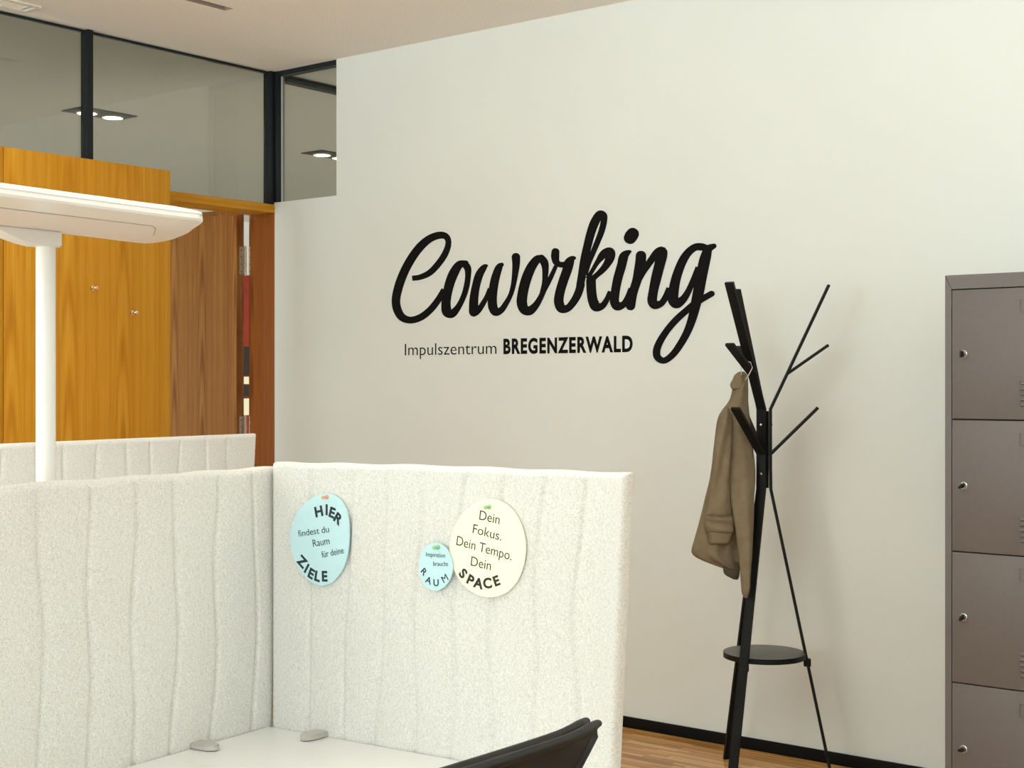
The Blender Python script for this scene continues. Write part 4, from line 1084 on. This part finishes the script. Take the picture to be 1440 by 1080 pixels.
# ================================================================== OFFICE CHAIR
ch = empty('office_chair', isl(.86, -.80), DR - R(6))
tag(ch, 'black office chair with a mesh back at the desk', 'chair')


def back_x(y, z):
    return .190 - 1.6 * max(0.0, abs(y) - .16) ** 2 - .10 * max(0.0, 1.0 - z) ** 1.2


def half_w(z):
    return lerp_table([(.50, .19), (.60, .18), (.75, .165), (.86, .158), (.90, .160), (.93, .173), (.953, .195), (.975, .225), (.992, .252)], z)[0]


TOPZ = 0.992
# frame: two lips with a groove between, running round the back
outer = []
for i in range(-14, 15):
    y = .252 * i / 14
    outer.append((y, TOPZ + .004 * (abs(y) / .252) ** 3))
right = [(half_w(z), z) for z in (.985, .972, .955, .93, .90, .85, .80, .70, .60, .52)]
left = [(-half_w(z), z) for z in (.52, .60, .70, .80, .85, .90, .93, .955, .972, .985)]
loop = left + outer + right
for dx, r, nm in ((0.0, .0070, 'back_rim'), (-.017, .0066, 'back_rim')):
    bm = bmesh.new()
    tube(bm, [(back_x(y, z) + dx, y, z - (0 if dx == 0 else -.0005)) for y, z in loop], r, 10)
    obj_bm(nm, bm, M['plastic'], ch, True)
# broad plastic top band behind the mesh
bm = bmesh.new()
NB = 28
for side in (0, 1):
    pass
vf = []
for i in range(NB + 1):
    y = -.246 + .492 * i / NB
    zt = TOPZ + .004 * (abs(y) / .252) ** 3 - .003
    zb = lerp_table([(0, .925), (.165, .925), (.195, .953), (.225, .975), (.246, .986)], abs(y))[0]
    vf.append([bm.verts.new((back_x(y, z) + dx, y, z)) for dx, z in ((.003, zt), (.003, zb), (-.012, zb), (-.012, zt))])
for a, b in zip(vf, vf[1:]):
    for k in range(4):
        bm.faces.new((a[k], a[(k + 1) % 4], b[(k + 1) % 4], b[k]))
bm.faces.new(vf[0]); bm.faces.new(vf[-1])
obj_bm('top_band', bm, M['plastic'], ch, True, 50)
verts, faces = [], []
NY, NZ = 20, 24
for j in range(NZ + 1):
    z = .52 + (.975 - .52) * j / NZ
    w = half_w(z) - .004
    for i in range(NY + 1):
        y = -w + 2 * w * i / NY
        verts.append((back_x(y, z) - .017, y, z))
for j in range(NZ):
    for i in range(NY):
        k = j * (NY + 1) + i
        faces.append((k, k + 1, k + NY + 2, k + NY + 1))
obj_raw('mesh_back', verts, faces, M['mesh'], ch, True)
tg = box('tag', (.192, .118, .950), (.1945, .150, .956), M['tag'], ch)
bm = bmesh.new()
sweep(bm, [(.03, 0, .40), (.14, 0, .40), (.20, 0, .46), (.205, 0, .60), (.205, 0, .80)], (0, 1, 0), .07, .022)
obj_bm('back_support', bm, M['plastic'], ch)
bm = bmesh.new()
add_box(bm, (-.27, -.235, .43), (.19, .235, .495), .028, 4)
obj_bm('seat', bm, M['plastic'], ch, True, 50)
box('mechanism', (-.10, -.08, .385), (.08, .08, .43), M['plastic'], ch, .01)
cyl('gas_column', (0, 0, .09), (0, 0, .39), .026, M['plastic'], ch)
for k in range(5):
    a = 2 * math.pi * k / 5 + .3
    c, s = math.cos(a), math.sin(a)
    bm = bmesh.new()
    sweep(bm, [(.02 * c, .02 * s, .105), (.18 * c, .18 * s, .095), (.30 * c, .30 * s, .075)], (-s, c, 0), .045, .028)
    lg = obj_bm('star_leg', bm, M['plastic'], ch)
    bm = bmesh.new()
    for o in (-1, 1):
        p = Vector((.295 * c - s * o * .014, .295 * s + c * o * .014, .03))
        q = p + Vector((-s, c, 0)) * (o * .016)
        add_cyl(bm, p, q, .03, seg=18)
    add_cyl(bm, (.295 * c, .295 * s, .03), (.295 * c, .295 * s, .075), .008, seg=10)
    obj_bm('caster', bm, M['plastic'], lg, True, 40)

# ================================================================== COAT RACK
RK = (-2.469, 4.570)
rk = empty('coat_rack', (RK[0], RK[1], 0), YAW)
tag(rk, 'black metal coat rack with branching arms and a round shelf by the wall', 'coat rack')
cyl('column', (0, 0, 1.029), (0, 0, 1.303), .0155, M['black'], rk)
BW, BT = .033, .010
for ang, foot, ang2 in ((-7, .236, -7), (113, .25, 107), (233, .25, 228)):
    c, s = math.cos(R(ang)), math.sin(R(ang))
    c2, s2 = math.cos(R(ang2)), math.sin(R(ang2))
    rad = lambda r, z: (r * c, r * s, z)
    rau = lambda r, z: (r * c2, r * s2, z)
    side = (-s, c, 0)
    bm = bmesh.new()
    sweep(bm, [rad(foot, 0.0), rad(.0225, 1.025), rad(.0215, 1.10), rad(.0215, 1.31), rau(.226, 1.752)], side, BW, BT)
    pole = obj_bm('pole', bm, M['black'], rk)
    bm = bmesh.new()
    sweep(bm, [rau(.080, 1.436), rau(.224, 1.538)], side, BW, BT)
    obj_bm('branch', bm, M['black'], rk)
    bm = bmesh.new()
    sweep(bm, [rad(.024, 1.152), rau(.188, 1.316)], side, BW, BT)
    obj_bm('branch', bm, M['black'], rk)
    for z in (1.08, 1.255):
        lathe('screw', [(.0045, 0), (.0045, .0015), (.003, .003)], M['chrome'], pole, 12,
              Matrix.Translation(rad(.0265, z)) @ Matrix.Rotation(R(ang), 4, 'Z') @ Matrix.Rotation(R(90), 4, 'Y'))
    bm = bmesh.new()
    rz_ = .148
    add_box(bm, (.138, -.012, .395), (.163, .012, .4215), .002)
    bm.transform(Matrix.Rotation(R(ang), 4, 'Z'))
    obj_bm('shelf_bracket', bm, M['black'], rk)
sh = lathe('shelf', [(.140, .4225), (.1445, .4235), (.1445, .4415), (.140, .4425)], M['shelfblack'], rk, 64)
bm = bmesh.new()
prof = [(.1447, .4230), (.1458, .4236), (.1458, .4414), (.1447, .4420)]
rg = [[bm.verts.new((r * math.cos(math.pi * i / 32), r * math.sin(math.pi * i / 32), z)) for r, z in prof] for i in range(64)]
for i in range(64):
    for k in range(4):
        bm.faces.new((rg[i][k], rg[(i + 1) % 64][k], rg[(i + 1) % 64][(k + 1) % 4], rg[i][(k + 1) % 4]))
obj_bm('edge_band', bm, M['black'], sh, True, 35)

# ================================================================== COAT
ct = empty('coat', (0, 0, 0), YAW)
ct.location = (Vector((-math.sin(YAW), math.cos(YAW), 0)) * 5.05 + Vector((math.cos(YAW), math.sin(YAW), 0)) * .85)
tag(ct, 'olive brown cotton coat hanging on the coat rack', 'coat')


def slab(name, rows, dep, thick, mat, parent, folds=None, nx=26, nz=70, wob=0.0, back=.004):
    rows = sorted(rows)
    z0, z1 = rows[0][0], rows[-1][0]
    # smoothed outline
    zs = [z0 + (z1 - z0) * j / nz for j in range(nz + 1)]
    LR = [lerp_table(rows, z) for z in zs]
    for _ in range(3):
        LR = [LR[0]] + [tuple((LR[i - 1][k] + 2 * LR[i][k] + LR[i + 1][k]) / 4 for k in (0, 1)) for i in range(1, nz)] + [LR[-1]]
    bm = bmesh.new()
    F, B = [], []
    for j, z in enumerate(zs):
        l, r = LR[j]
        endk = min(1.0, (j + .4) / 4, (nz - j + .4) / 4)
        fr, bk = [], []
        for i in range(nx + 1):
            u = i / nx
            x = l + (r - l) * u
            k = max(0.0, 1 - abs(2 * u - 1) ** 2.6) ** .5 * endk ** .5
            f = folds(u, z) if folds else 0.0
            y = dep(z, x) - thick * k - f * k
            fr.append(bm.verts.new((x, y, z)))
            bk.append(bm.verts.new((x, dep(z, x) + back * k + .0006, z)))
        F.append(fr); B.append(bk)
    for j in range(nz):
        for i in range(nx):
            bm.faces.new((F[j][i], F[j][i + 1], F[j + 1][i + 1], F[j + 1][i]))
            bm.faces.new((B[j][i], B[j + 1][i], B[j + 1][i + 1], B[j][i + 1]))
        bm.faces.new((F[j][0], F[j + 1][0], B[j + 1][0], B[j][0]))
        bm.faces.new((F[j][nx], B[j][nx], B[j + 1][nx], F[j + 1][nx]))
    for i in range(nx):
        bm.faces.new((F[0][i], B[0][i], B[0][i + 1], F[0][i + 1]))
        bm.faces.new((F[nz][i], F[nz][i + 1], B[nz][i + 1], B[nz][i]))
    return obj_bm(name, bm, mat, parent, True, 60)


body = [(1.428, -0.057, -0.014), (1.381, -0.064, -0.012), (1.341, -0.072, -0.011), (1.318, -0.093, -0.009), (1.290, -0.113, -0.005), (1.269, -0.119, -0.003), (1.215, -0.126, -0.004), (1.160, -0.132, -0.004), (1.105, -0.138, -0.006), (1.050, -0.147, -0.010), (1.003, -0.160, -0.014), (0.956, -0.171, -0.017), (0.908, -0.183, -0.020), (0.845, -0.201, -0.024), (0.802, -0.214, -0.027), (0.789, -0.215, -0.028), (0.771, -0.175, -0.030), (0.755, -0.132, -0.033), (0.742, -0.093, -0.038), (0.731, -0.065, -0.044)]
front = [(1.412, -0.046, -0.013), (1.375, -0.062, -0.011), (1.337, -0.073, -0.010), (1.302, -0.086, -0.006), (1.239, -0.089, 0.002), (1.160, -0.089, 0.010), (1.105, -0.086, 0.016), (1.050, -0.083, 0.014), (1.003, -0.078, 0.008), (0.956, -0.072, 0.006), (0.908, -0.065, 0.003), (0.845, -0.058, -0.002), (0.792, -0.053, -0.006), (0.747, -0.050, -0.011), (0.704, -0.049, -0.015), (0.664, -0.047, -0.020), (0.653, -0.039, -0.027)]
sleeve = [(1.314, -0.100, -0.081), (1.294, -0.112, -0.073), (1.269, -0.120, -0.067), (1.215, -0.129, -0.069), (1.160, -0.136, -0.072), (1.105, -0.141, -0.075), (1.050, -0.148, -0.077), (1.003, -0.154, -0.074), (0.964, -0.161, -0.069), (0.932, -0.167, -0.065), (0.920, -0.169, -0.064)]
cuff1 = [(0.936, -0.165, -0.064), (0.920, -0.171, -0.061), (0.901, -0.171, -0.060), (0.881, -0.167, -0.061), (0.869, -0.162, -0.064)]
cuff2 = [(0.897, -0.167, -0.063), (0.877, -0.162, -0.064), (0.853, -0.157, -0.073), (0.836, -0.154, -0.079), (0.830, -0.149, -0.083)]
lining = [(0.767, -0.102, -0.044), (0.747, -0.101, -0.039), (0.724, -0.097, -0.041), (0.716, -0.085, -0.042), (0.705, -0.061, -0.047)]
collar = [(1.444, -0.044, -0.026), (1.432, -0.061, -0.014), (1.416, -0.067, -0.012), (1.400, -0.076, -0.014), (1.390, -0.075, -0.022), (1.377, -0.067, -0.038)]

dep_body = lambda z, x: .055 - .02 * max(0, 1.2 - z)
dep_front = lambda z, x: lerp_table([(.65, -.050), (.80, -.022), (.95, .005), (1.05, .030), (1.14, .046), (1.22, .048), (1.34, .038), (1.42, .020)], z)[0]
slab('coat_body', body, dep_body, .026, M['coat'], ct,
     lambda u, z: .010 * math.sin(u * 9 + z * 5) * min(1, (1.35 - z) * 3 if z < 1.35 else 0) + .004 * math.sin(u * 21 - z * 9))
slab('front_panel', front, dep_front, .020, M['coat'], ct,
     lambda u, z: .005 * math.sin(u * 8 + z * 3) + .0035 * math.sin(z * 95 + 5 * u) * max(0, u - .55) * 2, 24, 110)
slab('lining', lining, lambda z, x: .035, .008, M['lining'], ct, None, 14, 16)
sv = slab('sleeve', sleeve, lambda z, x: dep_body(z, x) - .024, .030, M['coat'], ct,
          lambda u, z: .006 * math.sin(u * 7 - z * 16) + .005 * math.exp(-((z - (.93 + .09 * u)) / .012) ** 2), 24, 70)
slab('cuff', cuff1, lambda z, x: dep_body(z, x) - .026, .037, M['coat'], sv, lambda u, z: .003 * math.sin(z * 170 + u * 3), 20, 24)
slab('cuff', cuff2, lambda z, x: dep_body(z, x) - .026, .031, M['coat'], sv, lambda u, z: .002 * math.sin(u * 8), 20, 24)
slab('collar', collar, lambda z, x: .030, .022, M['coat'], ct, lambda u, z: .004 * math.sin(u * 10 + z * 60), 18, 26)
bm = bmesh.new()
tube(bm, [(-.038, .006, 1.428), (-.0425, -.004, 1.455), (-.037, -.009, 1.473), (-.025, -.020, 1.480), (-.013, -.031, 1.476), (-.0075, -.037, 1.458), (-.018, -.028, 1.434), (-.027, -.006, 1.415)], .0018, 8)
obj_bm('hanging_loop', bm, M['pipe'], ct, True)

# ================================================================== LOCKER
lk = empty('locker', (-1.726, 4.372, 0))
tag(lk, 'tall taupe metal locker with four stacked doors at the right', 'locker')
LW, LDP, LHT = .494, .482, 1.741
bm = bmesh.new()
add_box(bm, (.001, .02, .0), (LW - .001, LDP, LHT - .001))
obj_bm('carcass', bm, M['locker'], lk)
box('gap_back', (.012, .0165, .03), (LW - .012, .0195, LHT - .02), M['lockdark'], lk)


def prism(name, pts, y0, y1, mat, parent):
    n = len(pts)
    v = [(a, y0, b) for a, b in pts] + [(a, y1, b) for a, b in pts]
    f = [tuple(range(n)), tuple(range(2 * n - 1, n - 1, -1))] + [(i, (i + 1) % n, n + (i + 1) % n, n + i) for i in range(n)]
    return obj_raw(name, v, f, mat, parent)


g = .0012
fb = .0205
prism('frame_rail', [(0, g), (fb, g), (fb, LHT - .045), (0, LHT - g)], 0, .018, M['locker'], lk)
prism('frame_rail', [(LW, g), (LW - fb, g), (LW - fb, LHT - .045), (LW, LHT - g)], 0, .018, M['locker'], lk)
prism('frame_rail', [(g, LHT), (LW - g, LHT), (LW - fb - g, LHT - .045 + g), (fb + g, LHT - .045 + g)], 0, .018, M['locker'], lk)
prism('frame_rail', [(fb + g, 0), (LW - fb - g, 0), (LW - fb - g, .052), (fb + g, .052)], 0, .018, M['locker'], lk)
tops = [1.6935, 1.287, .874, .464]
bots = [1.2915, .878, .468, .0555]
for i, (zt, zb) in enumerate(zip(tops, bots)):
    dr = box('locker_door', (fb + .0024, -.001, zb), (LW - fb - .0024, .016, zt), M['locker'], lk, .0012)
    # lock: ring, barrel and turned key wing
    lz = (1.493, 1.083, .673, .262)[i]
    lkx = .060
    T = Matrix.Translation((lkx, -.001, lz)) @ Matrix.Rotation(R(90), 4, 'X')
    lo = lathe('lock', [(.0125, 0), (.0125, .003), (.0105, .005), (.0095, .011), (.0085, .013)], M['chrome'], dr, 24, T)
    bm = bmesh.new()
    add_box(bm, (-.010, -.0035, .012), (.010, .0035, .026), .0015)
    add_cyl(bm, (0, 0, .010), (0, 0, .016), .0075, seg=16)
    bm.transform(T @ Matrix.Rotation(R((90, 40, 60, 8)[i]), 4, 'Z'))
    obj_bm('lock_wing', bm, M['plastic'], lo, True, 40)
    # label holder: raised frame with folded corners
    lx0, lx1, hz1 = .232, .302, zt - .036
    bm = bmesh.new()
    add_box(bm, (lx0, -.0032, hz1 - .040), (lx0 + .004, -.0008, hz1), .0006)
    add_box(bm, (lx1 - .004, -.0032, hz1 - .040), (lx1, -.0008, hz1), .0006)
    add_box(bm, (lx0 + .004, -.0032, hz1 - .040), (lx1 - .004, -.0008, hz1 - .036), .0006)
    add_box(bm, (lx0 - .003, -.0026, hz1 - .001), (lx1 + .003, -.0008, hz1 + .0035), .0006)
    obj_bm('label_holder', bm, M['locker'], dr)
    # louvres
    for k in range(5):
        z = zb + .042 + k * .0165
        bm = bmesh.new()
        NN = 8
        prev = None
        for q in range(NN + 1):
            a = math.pi * q / NN * .5
            y = -.0008 - .0050 * math.sin(a)
            zz = z + .0085 * math.cos(a)
            cur = [bm.verts.new((.233, -.0008, zz)), bm.verts.new((.238, y, zz)), bm.verts.new((.298, y, zz)), bm.verts.new((.303, -.0008, zz))]
            if prev:
                for w in range(3):
                    bm.faces.new((prev[w], prev[w + 1], cur[w + 1], cur[w]))
            prev = cur
        lv = obj_bm('louvre', bm, M['locker'], dr, True, 40)
        box('slit', (.238, -.0050, z - .0022), (.298, -.0006, z - .0002), M['lockdark'], lv)
